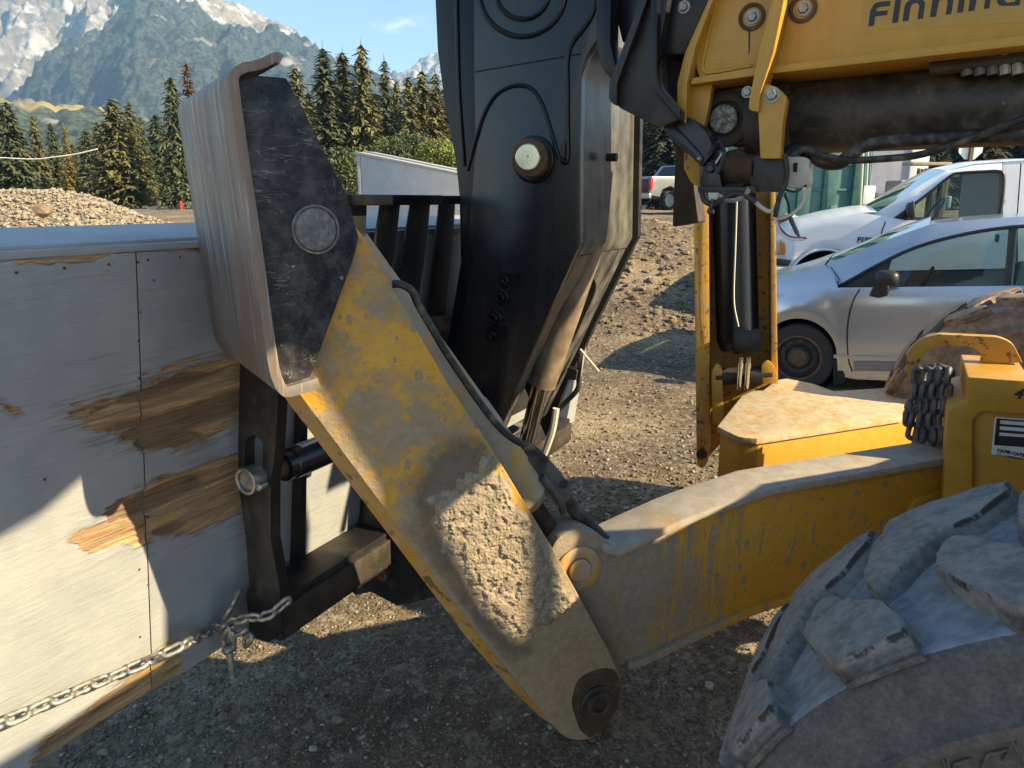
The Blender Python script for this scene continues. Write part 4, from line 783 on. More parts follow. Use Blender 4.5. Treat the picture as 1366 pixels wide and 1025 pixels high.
# --- wheels with lugged tyres
def lug_mesh(R, far):
    pg = [(-4.8, 0.0), (0, -.004), (4.6, -.004), (3.8, .05), (1.3, .112), (-1.6, .142), (-4.6, .176), (-7.5, .222), (-10.0, .240), (-11.8, .205), (-12.2, .155), (-9.0, .075)]
    if far: pg = [(-8.8, .40), (0, .404), (8.6, .404), (7.8, .35), (3.2, .288), (-1.6, .256), (-4.6, .222), (-7.5, .177), (-10, .160), (-11.8, .195), (-12.2, .245), (-11.2, .325)]
    m = len(pg); fine = []
    for i in range(m):
        (a0, b0), (a1, b1) = pg[i], pg[(i+1) % m]
        for u in (0, .25, .5, .75):
            w_ = .015 if u == 0 else 0; (ap_, bp_) = pg[i-1]
            fine.append((a0+(a1-a0)*u+w_*(a1+ap_-2*a0), b0+(b1-b0)*u+w_*(b1+bp_-2*b0)))
    pg = fine; n = len(pg); bc = sum(p[1] for p in pg)/n; ac = sum(p[0] for p in pg)/n
    def pos(a, b, r): a = radians(a); return -M*cos(a)*r+Z*sin(a)*r+L*b
    V = [pos(ac, bc, R)]; F = []
    rows = [(.35, R, 0), (.68, R, 0), (.93, R, 0), (.975, R-.0012, 0), (1.0, R-.005, 0), (1.008, R-.011, 0), (1.018, R-.0125, 1.0), (1.024, R-.021, 1.1), (1.036, R-.0225, 1.9), (1.045, R-.030, 1.9), (1.09, R-.0335, .2), (1.15, R-.045, -1.5)]
    for k, r, st in rows:
        for i, (a, b) in enumerate(pg):
            bb = bc+(b-bc)*(1+(k-1)*(.4 if k > 1 else 1)); edge = b < .03 or b > .37
            if st and edge: bb += (-.006 if b < .2 else .006)*st
            wear = .0022*sin(i*2.3+a)+.0015*sin(i*5.1) if .9 < k < 1.005 else 0
            V.append(pos(ac+(a-ac)*k, bb, r-(.004 if edge and st else 0)-max(0, wear)))
    for i in range(n): F.append((0, 1+i, 1+(i+1) % n))
    for q in range(len(rows)-1):
        for i in range(n): F.append((1+q*n+i, 1+(q+1)*n+i, 1+(q+1)*n+(i+1) % n, 1+q*n+(i+1) % n))
    me = bpy.data.meshes.new('lug'); me.from_pydata([tuple(v) for v in V], [], F)
    ea = [0.0]+[e for e in (0, 0, .25, 1, 1, .55, .3, .2, .2, .2, 0, 0) for _ in range(n)]; sa = [0.0]+[1.0 if (st and (b < .03 or b > .37)) else 0.0 for k, r, st in rows for a, b in pg]
    for nm_, vv in (('edge', ea), ('step', sa)): me.attributes.new(nm_, 'FLOAT', 'POINT').data.foreach_set('value', vv[:len(V)])
    bm = bmesh.new(); bm.from_mesh(me); bmesh.ops.recalc_face_normals(bm, faces=bm.faces); bm.to_mesh(me); bm.free()
    me.polygons.foreach_set('use_smooth', [True]*len(me.polygons)); me.set_sharp_from_angle(angle=radians(42)); me.materials.append(M_LUG); return me
def lug_mat(name, base, dust, worn, side):
    t = NT(name); a = t.noise(18, 6, .65); b = t.noise(75, 5, .65); f = t.math('ADD', t.math('MULTIPLY', a, .6), t.math('MULTIPLY', b, .4))
    c = t.mix(t.ramp(f, .34, .60, .3, .95), base, dust); c = t.mix(t.math('MULTIPLY', t.attr('step'), t.ramp(f, .35, .65, .92, .35)), c, side)
    c = t.mix(t.math('MULTIPLY', t.ramp(t.attr('edge'), .25, .9), t.ramp(a, .47, .56)), c, worn); c = t.mix(t.ramp(t.noise(26, 5, .7), .66, .70, 0, .8), c, worn)
    t.bump(t.math('ADD', a, t.math('MULTIPLY', b, .5)), .22, .004); return t.fin(c, .8, 0, .35)
M_LUG = lug_mat('dusty_tyre_lug', (.065, .062, .058), (.265, .25, .225), (.045, .036, .028), (.04, .037, .035))
M_TREAD = paint('blue_grey_dusted_tread', (.03, .031, .034), .85, dust=(.275, .285, .305), d_lo=.28, d_hi=.60, d_sc=12, d_max=.9, c_lo=.78, bump=.15, film=.5)
M_TREADB = paint('brown_dusted_tread', (.07, .045, .03), .85, dust=(.36, .28, .20), d_lo=.38, d_hi=.66, d_sc=7, d_max=.85, c_lo=.75, bump=.4, film=.35)
M_LUGB = lug_mat('brown_dusted_lug', (.10, .065, .042), (.34, .25, .175), (.06, .04, .03), (.10, .07, .05))
LUGS = [lug_mesh(.632, False), lug_mesh(.632, True)]
def wheel(a, b, zc, phase, brown=False):
    c = M*a+L*b+Z*zc; W = part('wheel', TEL, c-Z*zc)
    pr = [(.06, .30), (.035, .33), (-.005, .40), (-.022, .455), (-.024, .487), (-.030, .492), (-.030, .506), (-.022, .512), (-.016, .56), (-.012, .590), (-.004, .598), (.004, .600), (.02, .599), (.10, .600), (.2, .601), (.3, .600), (.38, .599), (.396, .600), (.404, .598), (.412, .59), (.42, .5), (.40, .40), (.34, .30)]
    TY = MB().lathe(c, L, pr, 96).build('tyre', M_TREADB if brown else M_TREAD, W, sharp=50)
    if not brown:
        TY.data.materials.append(M_RUBBER)
        for p in TY.data.polygons:
            cc = p.center; cz = np.array(cc)+WLOC[TY.name]-c; rr = np.hypot(cz @ M, cz[2])
            if rr < .598 and (cz @ L) < .0: p.material_index = 1
    rim = MB().lathe(c, L, [(.10, 0), (.10, .10), (.07, .12), (.12, .16), (.14, .26), (.07, .285), (.06, .31), (.10, .30), (.3, .28), (.34, .30)], 48).build('rim', M_YEL, W)
    bolts = MB()
    for k in range(10):
        an = k*pi/5; p = c+(-M*cos(an)+Z*sin(an))*.135; bolts.lathe(p+L*.11, -L, [(-.02, .012), (.03, .012), (.034, .009), (.034, 0)], 6)
    bolts.build('wheel_nuts', M_GALV, W)
    for k in range(18):
        for far in (0, 1):
            an = radians(phase+20*k+10*far)
            o = bpy.data.objects.new('lug', LUGS[far] if not brown else LUGB[far]); C.objects.link(o); put(o, W, c)
            o.rotation_mode = 'AXIS_ANGLE'; o.rotation_axis_angle = (an, *L)
    return W, c
LUGB = [m.copy() for m in LUGS]
for m in LUGB: m.materials.clear(); m.materials.append(M_LUGB)
W1, wc = wheel(.443, .906, .602, 27)
wheel(.60, 3.65, .602, 20, True)
# raised letter outlines on the near sidewall
def swp(px, py):
    q = Plane(L*(.906-.0250), -28.5).P(px, py); return q
zz = lambda pts: [(1140+x/6.044, 930+y/6.042) for x, y in pts]
for pts in ([(225, 640), (235, 560), (270, 515), (330, 490), (655, 405), (700, 480), (760, 620)], [(770, 600), (745, 500), (760, 420), (830, 360), (1215, 240), (1280, 370), (1390, 570)], [(1020, 600), (1070, 465), (1245, 420), (1200, 520)], [(800, 600), (805, 540), (940, 500)], [(1366, 500), (1320, 400), (1310, 290), (1366, 200), (1420, 170)]):
    MB().tube([swp(*p) for p in zz(pts)], .0022, 6).build('sidewall_letter', M_RUBBER, W1)

# --- chassis behind the frame (mostly outside the picture, it carries the wheels and shades the ground)
MB().box(M*2.2+L*2.2+Z*.72, M*3.0, L*.8, Z*.42).build('chassis', M_YEL, TEL, .02)
ac = M*.443+L*2.15+Z*.60; MB().tube([ac-L*.95, ac+L*1.75], .10, 16).build('axle', M_BROWN, TEL)

# cab: unseen black frame over the front wheel, holes shaped to throw sunlit patches
ab = lambda b, z, a=.9: M*a+L*b+Z*z
CB = MB().prism([ab(.55, 1.30), ab(1.36, 1.30), ab(1.40, 1.0), ab(2.06, 1.0), ab(2.06, 1.45), ab(1.90, 1.5), ab(1.90, 2.1), ab(1.86, 2.25), ab(1.86, 3.4), ab(.55, 3.4)], M*.05, [[ab(*p) for p in ((.70, 1.94), (1.385, 1.94), (1.385, 2.15), (1.30, 2.47), (1.22, 2.53), (1.1, 2.47), (.70, 2.38))], [ab(*p) for p in ((1.45, 2.01), (1.57, 2.06), (1.67, 1.92), (1.76, 1.75), (1.70, 1.58), (1.59, 1.535), (1.52, 1.72))]]).build('cab_shade_frame', M_BLK, TEL)
MB().prism([ab(.53, 3.4, .85), ab(1.88, 3.4, .85), ab(1.88, 3.4, 2.4), ab(.53, 3.4, 2.4)], Z*.06).build('roof', M_BLK, CB, .01)
for b in (.55, 1.80):
    MB().prism([ab(b, 1.3, .96), ab(b, 1.62, .96), ab(b, 1.62, 2.4), ab(b, 1.3, 2.4)], L*.05).build('door_panel', M_YEL, CB, .005)
    MB().prism([ab(b, 1.62, 2.32), ab(b, 3.4, 2.32), ab(b, 3.4, 2.4), ab(b, 1.62, 2.4)], L*.05).build('pillar', M_BLK, CB, .005)

MB().prism([ab(1.75, .4, .62), ab(2.6, .4, .62), ab(2.6, 1.15, .62), ab(2.35, 1.24, .62), ab(2.1, 1.39, .62), ab(1.75, 1.42, .62)], M*.04).build('shade_plate', M_YEL, TEL, .004)  # added plate out of view, outline shaped to shade the near beam
# ------------------------------------------------------------------ the plywood load
BX = thing('plywood_box', 'big grey painted plywood box on the forks, its side gouged to bare wood', 'plywood box', tuple(BOXA+L*1.2-M*.6))
CREAM = (.335, .34, .335)
def ply_mat(name):
    t = NT(name); dmg = t.attr('dmg'); lay = t.attr('lay')
    pos = t.co((1, 1, 1), world=True)
    grain = t.noise(1.0, 6, .62, t.co((3.2, 3.2, 46)), .6); fine = t.noise(1.0, 4, .6, t.co((9, 9, 170))); sp = t.noise(7, 5); sm = t.noise(160, 2)
    pc = t.mix(t.ramp(sp, .3, .7), (.275, .285, .295), CREAM)
    pc = t.mix(t.ramp(grain, .60, .70, 0, .35), pc, (.18, .17, .16))
    nail = t.ramp(t.voro(5.2, t.co((1, 1, 1)), 'F1', 'Distance'), .035, .022, 0, .8); pc = t.mix(nail, pc, (.05, .045, .04))
    wood = t.mix(t.ramp(grain, .30, .68), (.20, .105, .045), (.58, .36, .155)); wood = t.mix(t.ramp(fine, .35, .75, 0, .7), wood, (.64, .44, .23))
    wood = t.mix(t.ramp(lay, .45, .95, 0, .75), wood, t.mix(t.ramp(fine, .3, .7), (.06, .04, .03), (.26, .14, .07)))
    wood = t.mix(t.ramp(t.noise(3.1, 4), .58, .72, 0, .55), wood, (.42, .17, .03))
    mk = t.ramp(dmg, .42, .58); col = t.mix(mk, pc, wood)
    scr = t.math('MULTIPLY', t.ramp(dmg, .10, .42), t.ramp(fine, .42, .6)); col = t.mix(t.math('MULTIPLY', scr, .6), col, (.13, .10, .08))
    h = t.math('ADD', t.math('MULTIPLY', fine, t.math('ADD', t.math('MULTIPLY', mk, 1.2), .13)), t.math('ADD', t.math('MULTIPLY', grain, .25), t.math('ADD', t.math('MULTIPLY', sm, .12), t.math('MULTIPLY', t.noise(1.0, 4, .55, t.co((5, 5, 22)), 2.6), .32))))
    t.bump(h, .8, .007); return t.fin(col, t.math('ADD', t.math('MULTIPLY', mk, .3), .5))
M_PLY = ply_mat('grey_painted_plywood')
dm1 = [(88, 560), (100, 545), (150, 532), (190, 512), (240, 492), (322, 474), (345, 480), (345, 555), (310, 560), (275, 578), (240, 592), (196, 600), (180, 588), (120, 578)]
dm2 = [(150, 690), (196, 655), (240, 640), (322, 622), (330, 690), (285, 688), (250, 706), (225, 706), (190, 688)]
dm3 = [(100, 715), (130, 700), (180, 690), (196, 684), (196, 716), (160, 724), (120, 735)]
dm4 = [(-2, 535), (10, 538), (27, 548), (20, 551), (-2, 541)]
dm5 = [(40, 1040), (60, 985), (130, 935), (187, 893), (230, 850), (240, 900), (120, 1010)]
def panel(name, px0, px1, step, ztop, zbot, o):
    f = FACE.off(o); A = f.P(px0, 600); B = f.P(px1, 600); l0, l1 = (A-f.p) @ f.d, (B-f.p) @ f.d
    t0, t1 = zbot/f.up[2], ztop/f.up[2]; n, m = int((l1-l0)/step)+2, int((t1-t0)/step)+2
    s, tt = np.meshgrid(np.linspace(l0, l1, n), np.linspace(t0, t1, m), indexing='ij')
    P = f.p+s[..., None]*f.d+tt[..., None]*f.up; X, Y = proj(P)
    wx = (fbm(s*9, tt*55, .5, 4)-.5); wob = wx*46+(fbm(s*30, tt*120, 3, 3)-.5)*18
    wob = wob+(fbm(s*2.5, tt*7, 7., 2)-.5)*26
    dm = np.zeros_like(X)
    for pg, k in ((dm1, 1), (dm2, 1), (dm4, .3), (dm5, .6)): dm = np.maximum(dm, sstep(16, -12, sdpoly(X, Y, pg)+wob*k))
    dm = np.maximum(dm, sstep(10, -14, sdpoly(X, Y, dm3)+wob*1.3)*.62)
    # chipped lip along the top
    et = (t1-tt); dm = np.maximum(dm, sstep(.018, .002, et+(fbm(s*14, tt*3, 2, 3)-.42)*.06)*.95)
    dm = np.maximum(dm, .42*sstep(60, 0, np.minimum(sdpoly(X, Y, dm1), sdpoly(X, Y, dm2)))*sstep(.42, .62, fbm(s*6, tt*60, 9, 3)))
    lay = sstep(.42, .60, fbm(s*3.2, tt*26, 12, 4))*sstep(.45, .8, dm)
    strand = np.abs(fbm(s*5, tt*120, 21, 3)-.5)*2
    dep = -sstep(.4, .65, dm)*(.0050+.007*lay+.008*(strand-.35)) 
    dep = dep+(fbm(s*3, tt*9, 4, 3)-.5)*.002
    P = P+dep[..., None]*f.nc
    # thickness: side and back walls
    ob = grid_obj(name, P, M_PLY, BX, dict(dmg=dm, lay=lay), flip=True)
    return ob, f, l0, l1
z0, z1, BD = .355, 1.495, .20
p1, f1, la, lb = panel('panel', -330, 190.6, .0042, z1, z0, 0.0)
p2, f2, lc, ld = panel('panel', 192.2, 500, .0042, z1, z0-.005, .0015)
p3, f3, le, lf = panel('panel', 500.5, 760, .012, z1, z0-.005, .001)
up = FACE.up
for x, y in ((22, 364), (86, 358), (145, 353), (184, 350), (197, 347), (205, 374), (187, 417), (185, 455), (240, 343), (186, 505), (197, 690), (186, 760), (60, 640), (198, 780), (187, 850)):
    q = FACE.off(.001).P(x, y); MB().lathe(q, FACE.nc, [(-.003, 0), (-.003, .003), (.0008, .003), (.0012, .002), (.0004, 0)], 8).build('nail', M_RUST, BX)
core = BOXA*np.array([1, 1, 0])
mid = lambda s, t, o: FACE.p+FACE.d*s+up*t+FACE.nc*o
s0, s1 = la, lf
MB().box(mid((s0+s1)/2, (z0+.01+z1)/2/up[2], -BD/2-.01), FACE.d*(s1-s0-.01), FACE.nc*(BD-.01), up*((z1-z0-.014)/up[2])).build('box_body', M_PLY, BX)
M_TOP = ply_mat('grey_painted_top_board')
MB().box(mid((s0+s1)/2, z1/up[2]+.012, -BD/2-.02), FACE.d*(s1-s0+.01), FACE.nc*BD, up*.022).build('top_board', M_TOP, BX, .004)
MB().box(mid((s0+s1)/2, z1/up[2]+.008, -.011), FACE.d*(s1-s0+.01), FACE.nc*.014, up*.016).build('edge_strip', M_TOP, BX, .003)
# pale crate standing behind the load
CRP = Plane(at_y(475, 260, 5.6)*np.array([1, 1, 0]), -20); ca = CRP.P(475, 206); cb = CRP.P(700, 252)
CR = thing('plywood_crate', 'pale plywood crate with a sloping top and pencil scuffs behind the black load backrest', 'crate', (ca[0], ca[1], 0))
M_PALE = paint('pale_plywood_paint', (.44, .43, .415), .7, dust=(.32, .30, .28), d_lo=.55, d_hi=.8, d_sc=4, d_max=.4, chip=(.09, .08, .08), c_lo=.70, c_sc=9, stretch=(1, 1, 5), bump=.25)
gd = lambda p: np.array([p[0], p[1], 0.0])
MB().prism([ca+CRP.d*.035, cb, gd(cb), gd(ca)+CRP.d*.035], -CRP.nc*.30).build('side_panel', M_PALE, CR, .003)
MB().prism([ca, ca+CRP.d*.032-Z*.003, gd(ca)+CRP.d*.032, gd(ca)], -CRP.nc*.30).build('end_board', M_PALE, CR, .003)
for o_, h_ in ((.012, .0), (-.16, .012)): MB().prism([ca+CRP.nc*o_+Z*h_-CRP.d*.004, cb+CRP.nc*o_+Z*h_, cb+CRP.nc*o_+Z*(h_+.02), ca+CRP.nc*o_+Z*(h_+.02)-CRP.d*.004], -CRP.nc*.14).build('lid_board', M_PALE, CR, .003)

# ------------------------------------------------------------------ chains
def link_mesh(name, Lk, Wk, r, mat):
    a = (Lk-Wk)/2; rr = Wk/2-r
    def fn(t):
        x, y = cos(t), sin(t); return np.array([rr*x+0.0, 0, 0])+np.array([0, rr*y+(a if y > 0 else -a), 0])
    n = 20; P = []
    for i in range(n):
        t = 2*pi*i/n+pi/n; P.append((rr*cos(t), rr*sin(t)+(a if sin(t) > 0 else -a), 0))
    mb = MB().torus(lambda t: P[int(round(t/(2*pi)*n)) % n], n, r, 8)
    me = bpy.data.meshes.new(name); me.from_pydata(mb.v, [], mb.f); me.polygons.foreach_set('use_smooth', [True]*len(me.polygons)); me.materials.append(mat); return me
def chain(parent, path, Lk, Wk, r, me, twist=0.4):
    P = crom(path, 24); D = [0]
    for i in range(1, len(P)): D.append(D[-1]+np.linalg.norm(P[i]-P[i-1]))
    pitch = Lk-2*r*.98; s = pitch/2; k = 0
    while s < D[-1]:
        i = int(np.searchsorted(D, s)); i = min(max(i, 1), len(P)-1); u = (s-D[i-1])/(D[i]-D[i-1]+1e-9); c = P[i-1]*(1-u)+P[i]*u; t = P[min(i+2, len(P)-1)]-P[max(i-3, 0)]; t = Vector(t/np.linalg.norm(t))
        ref = Vector((0, 0, 1)) if abs(t.z) < .85 else Vector(tuple(L)); x = t.cross(ref).normalized(); z = x.cross(t)
        R = Matrix((x, t, z)).transposed().to_4x4() @ Matrix.Rotation(twist+(k % 2)*pi/2+random.uniform(-.12, .12), 4, 'Y')
        o = bpy.data.objects.new('link', me); C.objects.link(o); put(o, parent, c); o.rotation_euler = R.to_euler(); s += pitch; k += 1
G = FACE.off(.035)
TC = thing('tie_chain', 'pale galvanised chain tied round the black fork post and stretched along the box', 'chain', tuple(G.P(290, 838)))
LM = link_mesh('link', .058, .034, .0058, M_GALV)
g = FACE.off(.10); gk = POST.off(.06)
K0 = gk.P(303, 832)
chain(TC, [G.P(-60, 992), G.P(10, 962), G.P(100, 923), G.P(180, 890), g.P(240, 863), gk.P(280, 843), K0], .058, .034, .0058, LM)
chain(TC, [K0+Z*.02, gk.P(308, 812), POST.off(.03).P(317, 795), POST.off(.01).P(322, 780)], .058, .034, .0058, LM)
chain(TC, [gk.P(299, 850), gk.P(312, 830), gk.P(332, 825), POST.off(.05).P(360, 820), POST.off(.02).P(378, 806)], .058, .034, .0058, LM)
chain(TC, [K0-Z*.005, gk.P(306, 846), gk.P(309, 862)], .058, .034, .0058, LM)
chain(TC, [gk.P(316, 846), gk.P(326, 842), gk.P(332, 852), gk.P(322, 860)], .058, .034, .0058, LM)
SH = thing('shackle_pin', 'pale steel shackle hanging loose from the knotted tie chain', 'shackle', tuple(gk.P(308, 900)))
sp = crom([gk.P(300, 862), gk.P(297, 850), gk.P(302, 842), gk.P(312, 846), gk.P(312, 862)], 5); MB().tube(sp, .007, 10).build('shackle_bow', M_GALV, SH)
c0 = gk.P(305, 866); MB().lathe(c0, gk.nc, [(-.016, 0), (-.016, .013), (.010, .013), (.016, .009), (.016, 0)], 14).build('shackle_eye', M_GALV, SH)
MB().tube([gk.P(306, 870), gk.P(310, 904)], .0095, 12).build('shackle_bolt', M_GALV, SH, .002)

HC = thing('hook_chain', 'dark steel chain hung in loops over the yellow tow hook', 'chain', tuple(FC.off(-.1).P(1245, 592)))
LH = link_mesh('link', .066, .041, .0088, M_CHAINDK)
for k, (x, yb, o) in enumerate(((1220, 572, -.16), (1233, 594, -.14), (1247, 590, -.12), (1261, 584, -.11), (1240, 592, -.25), (1255, 588, -.26))):
    q = FC.off(o); chain(HC, [q.P(x+5, 492), q.P(x+1, 520), q.P(x-2-.3*k, 550), q.P(x-3-(4 if k < 2 else 0), yb)], .066, .041, .0088, LH, .3+.5*k)
q = FC.off(-.17); chain(HC, [q.P(1226, 497), q.P(1240, 492), q.P(1256, 494), q.P(1268, 500)], .066, .041, .0088, LH, .2)
chain(HC, [q.P(1222, 530), q.P(1214, 545), q.P(1211, 560), q.P(1217, 575), q.P(1206, 585)], .066, .041, .0088, LH, .6)
# ------------------------------------------------------------------ parked vehicles
def glassm(name, tint, rough=.02):
    t = NT(name); m = t.m; nd = t.t.nodes; nd.remove(t.b); fr = t.new('ShaderNodeFresnel'); fr.inputs[0].default_value = 1.45; tr = t.new('ShaderNodeBsdfTransparent'); tr.inputs[0].default_value = (*tint, 1)
    gl = t.new('ShaderNodeBsdfGlossy'); gl.inputs['Roughness'].default_value = rough; mx = t.new('ShaderNodeMixShader')
    for a, b in ((fr.outputs[0], mx.inputs[0]), (tr.outputs[0], mx.inputs[1]), (gl.outputs[0], mx.inputs[2]), (mx.outputs[0], t.o.inputs[0])): t.t.links.new(a, b)
    return m
M_GLASS = glassm('tinted_car_glass', (.62, .72, .70))
def carpaint(name, col, metal, rough):
    t = NT(name); d = t.noise(2.2, 5); d2 = t.noise(14, 4); t.put(t.b.inputs['Coat Weight'], .6); t.put(t.b.inputs['Coat Roughness'], .08)
    return t.fin(t.mix(t.ramp(t.math('ADD', t.math('MULTIPLY', d, .6), t.math('MULTIPLY', d2, .4)),   .40, .8, 0, .18), col, tuple(x*.8 for x in (col[0], col[1]*.97, col[2]*.9))), t.ramp(d, .3, .7, rough*.8, rough*1.3), metal)
M_SILVER = carpaint('silver_car_paint', (.46, .49, .53), .72, .22); M_WTRUCK = carpaint('white_car_paint', (.74, .75, .76), 0, .35); M_GREYP = carpaint('grey_silver_car_paint', (.27, .28, .28), .4, .35)
M_TRIM = plain('black_trim', (.015, .015, .017), .45, 0, .2, 20, .05); M_TYRE = plain('road_tyre', (.03, .029, .028), .85, 0, .35, 16, .3); M_LIN = plain('wheel_arch_lining', (.015, .014, .013), .9, 0, .2, 8)
M_INT = plain('car_interior', (.16, .155, .15), .8, 0, .3, 6); M_SEAT = plain('grey_car_seat', (.22, .215, .20), .85, 0, .25, 8)
M_RED = plain('red_lens', (.42, .02, .02), .3, 0, .15, 20, .02); M_AMB = plain('amber_lens', (.70, .22, .02), .25, 0, .15, 20, .02); M_CLEAR = plain('headlamp_lens', (.55, .52, .45), .2, .2, .2, 14, .05)
def interp(c):
    xs = [p[0] for p in c]; ys = [p[1] for p in c]; return lambda x: np.interp(x, xs, ys)
class Car:
    def __init__(s, root, p0, hd, W, paint): s.r = root; s.pl = Plane(p0, hd); s.lat = -s.pl.nc; s.d = s.pl.d; s.W = W; s.p = paint
    def V(s, x, y, off, far=False):
        p = s.pl.off(-off).P(x, y)
        return p+s.lat*(s.W-2*off) if far else p
    def plate(s, pts, off, depth): return MB().prism([s.V(x, y, off) for x, y in pts], s.lat*depth)
    def blk(s, c, lx, ly, lz, lean=0.0): return MB().box(c, s.d*lx, s.lat*ly, Z*lz+s.d*lean)
    def side(s, name, xs, top, bot, oft, n=12, far=False, mat=None, parent=None):
        G = np.array([[s.V(x, b+(t-b)*k/(n-1), oft(k/(n-1), x), far) for k in range(n)] for x in xs for t, b in [(top(x), bot(x))]])
        return grid_obj(name, G, mat or s.p, parent or s.r)
    def bridge(s, name, pts, crown, mat=None, n=9, parent=None, inset=0.0):
        G = []
        for x, y, off in pts:
            a = s.V(x, y, off); b = s.V(x, y, off, True); G.append([a*(1-k/(n-1))+b*(k/(n-1))+Z*crown*sin(pi*k/(n-1)) for k in range(n)])
        return grid_obj(name, np.array(G), mat or s.p, parent or s.r)
    def line(s, name, pts, r, off, mat, parent=None): 
        mb = MB(); mb.tube(crom([s.V(x, y, off(x, y) if callable(off) else off) for x, y in pts], 4), r, 6); return mb.build(name, mat, parent or s.r)
    def wheel(s, px, py, off, r, w, holes=True, far=False):
        c = s.V(px, py, off, far); ax = s.lat*(-1.0 if not far else 1.0); Wp = part('wheel', s.r, c-Z*r)
        MB().lathe(c, ax, [(-w, r*.66), (-w, r*.9), (-w*.9, r), (-.02, r), (-.004, r*.965), (0, r*.93), (.006, r*.80), (0, r*.67), (-.02, r*.655)], 48).build('tyre', M_TYRE, Wp)
        MB().lathe(c, ax, [(-.10, .0), (-.02, .0), (-.012, r*.16), (-.02, r*.30), (-.045, r*.34), (-.03, r*.44), (-.04, r*.56), (-.012, r*.60), (-.004, r*.665), (-.03, r*.67)], 40).build('rim', paint('rusty_black_steel_rim', (.02, .021, .024), .5, dust=(.14, .07, .035), d_lo=.5, d_hi=.68, d_sc=14, d_max=.7, bump=.2), Wp)
        ring(MB(), _PW(c, ax), 0, 0, r*.60, r*.665, -.01, .002, 40).build('rim_lip', M_RUST, Wp)
        h = MB()
        for k in range(10): a = 2*pi*k/10; h.lathe(c+(s.d*cos(a)+Z*sin(a))*r*.50-ax*.035, ax, [(-.01, 0), (-.01, r*.055), (.004, r*.055), (.004, 0)], 10)
        h.build('vent_holes', M_DARK, Wp)
        MB().lathe(c, ax, [(-.03, r*.26), (-.002, r*.24), (.004, r*.10), (.004, 0)], 20).build('hub', M_RUST, Wp); return Wp
class _PW:
    def __init__(s, c, ax): s.c = c; s.nc = ax
    def P(s, x, y): return s.c
    def off(s, o): return _PW(s.c+s.nc*o, s.nc)

# silver sedan
p0 = at_y(1064, 500, 6.15)*np.array([1, 1, 0]); SD = thing('sedan', 'silver two-tone sunlit sedan with black steel wheels parked beyond the yellow hook', 'car', tuple(p0+np.array([1.6, .2, 0])))
cr = Car(SD, p0, -30, 1.72, M_SILVER); acx, acy, ar = 1064, 478, 53
bot0 = interp([(952, 478), (965, 500), (1010, 504), (1117, 500), (1135, 506), (1215, 509), (1640, 512)])
def cbot(x):
    d = x-acx; b = float(bot0(x)); e = x-1520
    if abs(d) < ar: b = min(b, acy-sqrt(ar*ar-d*d))
    return b
ctop = interp([(952, 424), (962, 404), (980, 392), (1005, 382), (1040, 373), (1075, 362), (1100, 353), (1112, 366), (1118, 384), (1300, 382), (1450, 380), (1600, 376), (1650, 384), (1690, 410)])
def coff(k, x):
    kk = (505-(cbot(x)+(float(ctop(x))-cbot(x))*k))/121.
    o = .10*max(0, .35-kk)**1.2+.30*max(0, kk-.80)**1.6
    if x < 1020: o += .55*((1020-x)/70.)**2.2
    if x > 1600: o += .4*((x-1600)/90.)**2
    if 1010 < x < 1120: o -= .018*sin(pi*(x-1010)/110.)*max(0, 1-abs(k-.2)*3)
    return o
xs = np.unique(np.concatenate([np.linspace(952, 1010, 10), np.linspace(1010, 1118, 44), np.linspace(1118, 1466, 30), np.linspace(1466, 1574, 30), np.linspace(1574, 1690, 12)]))
cr.side('body_side', xs, ctop, cbot, coff, 14); cr.side('body_side', xs, ctop, cbot, coff, 10, True)
rail_x = [1100, 1140, 1180, 1210, 1240, 1290, 1366, 1450, 1520, 1580, 1640, 1652]
sil = interp([(1100, 353), (1140, 338), (1180, 321), (1240, 300), (1290, 294), (1366, 289), (1450, 289), (1520, 302), (1600, 345), (1652, 384)])
wtp = interp([(1100, 384), (1118, 383), (1165, 357), (1220, 331), (1290, 312), (1366, 302), (1450, 303), (1510, 315), (1580, 350), (1620, 383), (1652, 386)])
roff = lambda k, x: .085+.05*min(1, max(0, (384-wtp(x))/80))+(.07+.10*min(1, max(0, (384-wtp(x))/80)))*k
rx = np.linspace(1100, 1652, 56); cr.side('roof_rail', rx, sil, wtp, roff, 5); cr.side('roof_rail', rx, sil, wtp, roff, 5, True)
cr.bridge('hood', [(x, float(ctop(x)), coff(1, x)) for x in np.linspace(952, 1100, 22)], .06)
cr.bridge('windshield', [(x, float(sil(x)), roff(1, x)) for x in np.linspace(1100, 1240, 12)], .06, M_GLASS)
cr.bridge('roof', [(x, float(sil(x)), roff(1, x)) for x in np.linspace(1240, 1500, 16)], .02)
cr.bridge('rear_window', [(x, float(sil(x)), roff(1, x)) for x in np.linspace(1500, 1600, 8)], .05, M_GLASS); cr.bridge('boot_lid', [(x, float(ctop(x)), coff(1, x)) for x in np.linspace(1600, 1690, 8)], .05)
cr.bridge('bumper', [(952, y, coff((478-y)/54., 952)) for y in np.linspace(424, 478, 6)], 0.0)
gx_ = np.linspace(1122, 1618, 40); bt = lambda x: 384-.004*(x-1118)
for fr_ in (False, True): cr.side('side_window', gx_, wtp, bt, lambda k, x: .095+.05*k, 4, fr_, M_GLASS)
wo = [(1116, 384), (1140, 371), (1165, 357), (1220, 331), (1290, 312), (1366, 302), (1450, 303), (1510, 315), (1580, 350), (1620, 383)]
cr.line('window_trim', wo, .016, lambda x, y: .082+.05*min(1, max(0, (384-y)/80)), M_TRIM); cr.line('window_trim', [(1114, 385), (1200, 384.5), (1366, 383.5), (1620, 383)], .017, .086, M_TRIM)
cr.line('pillar', [(1345, 383), (1352, 303)], .03, lambda x, y: .10+.05*(383-y)/80, M_TRIM)
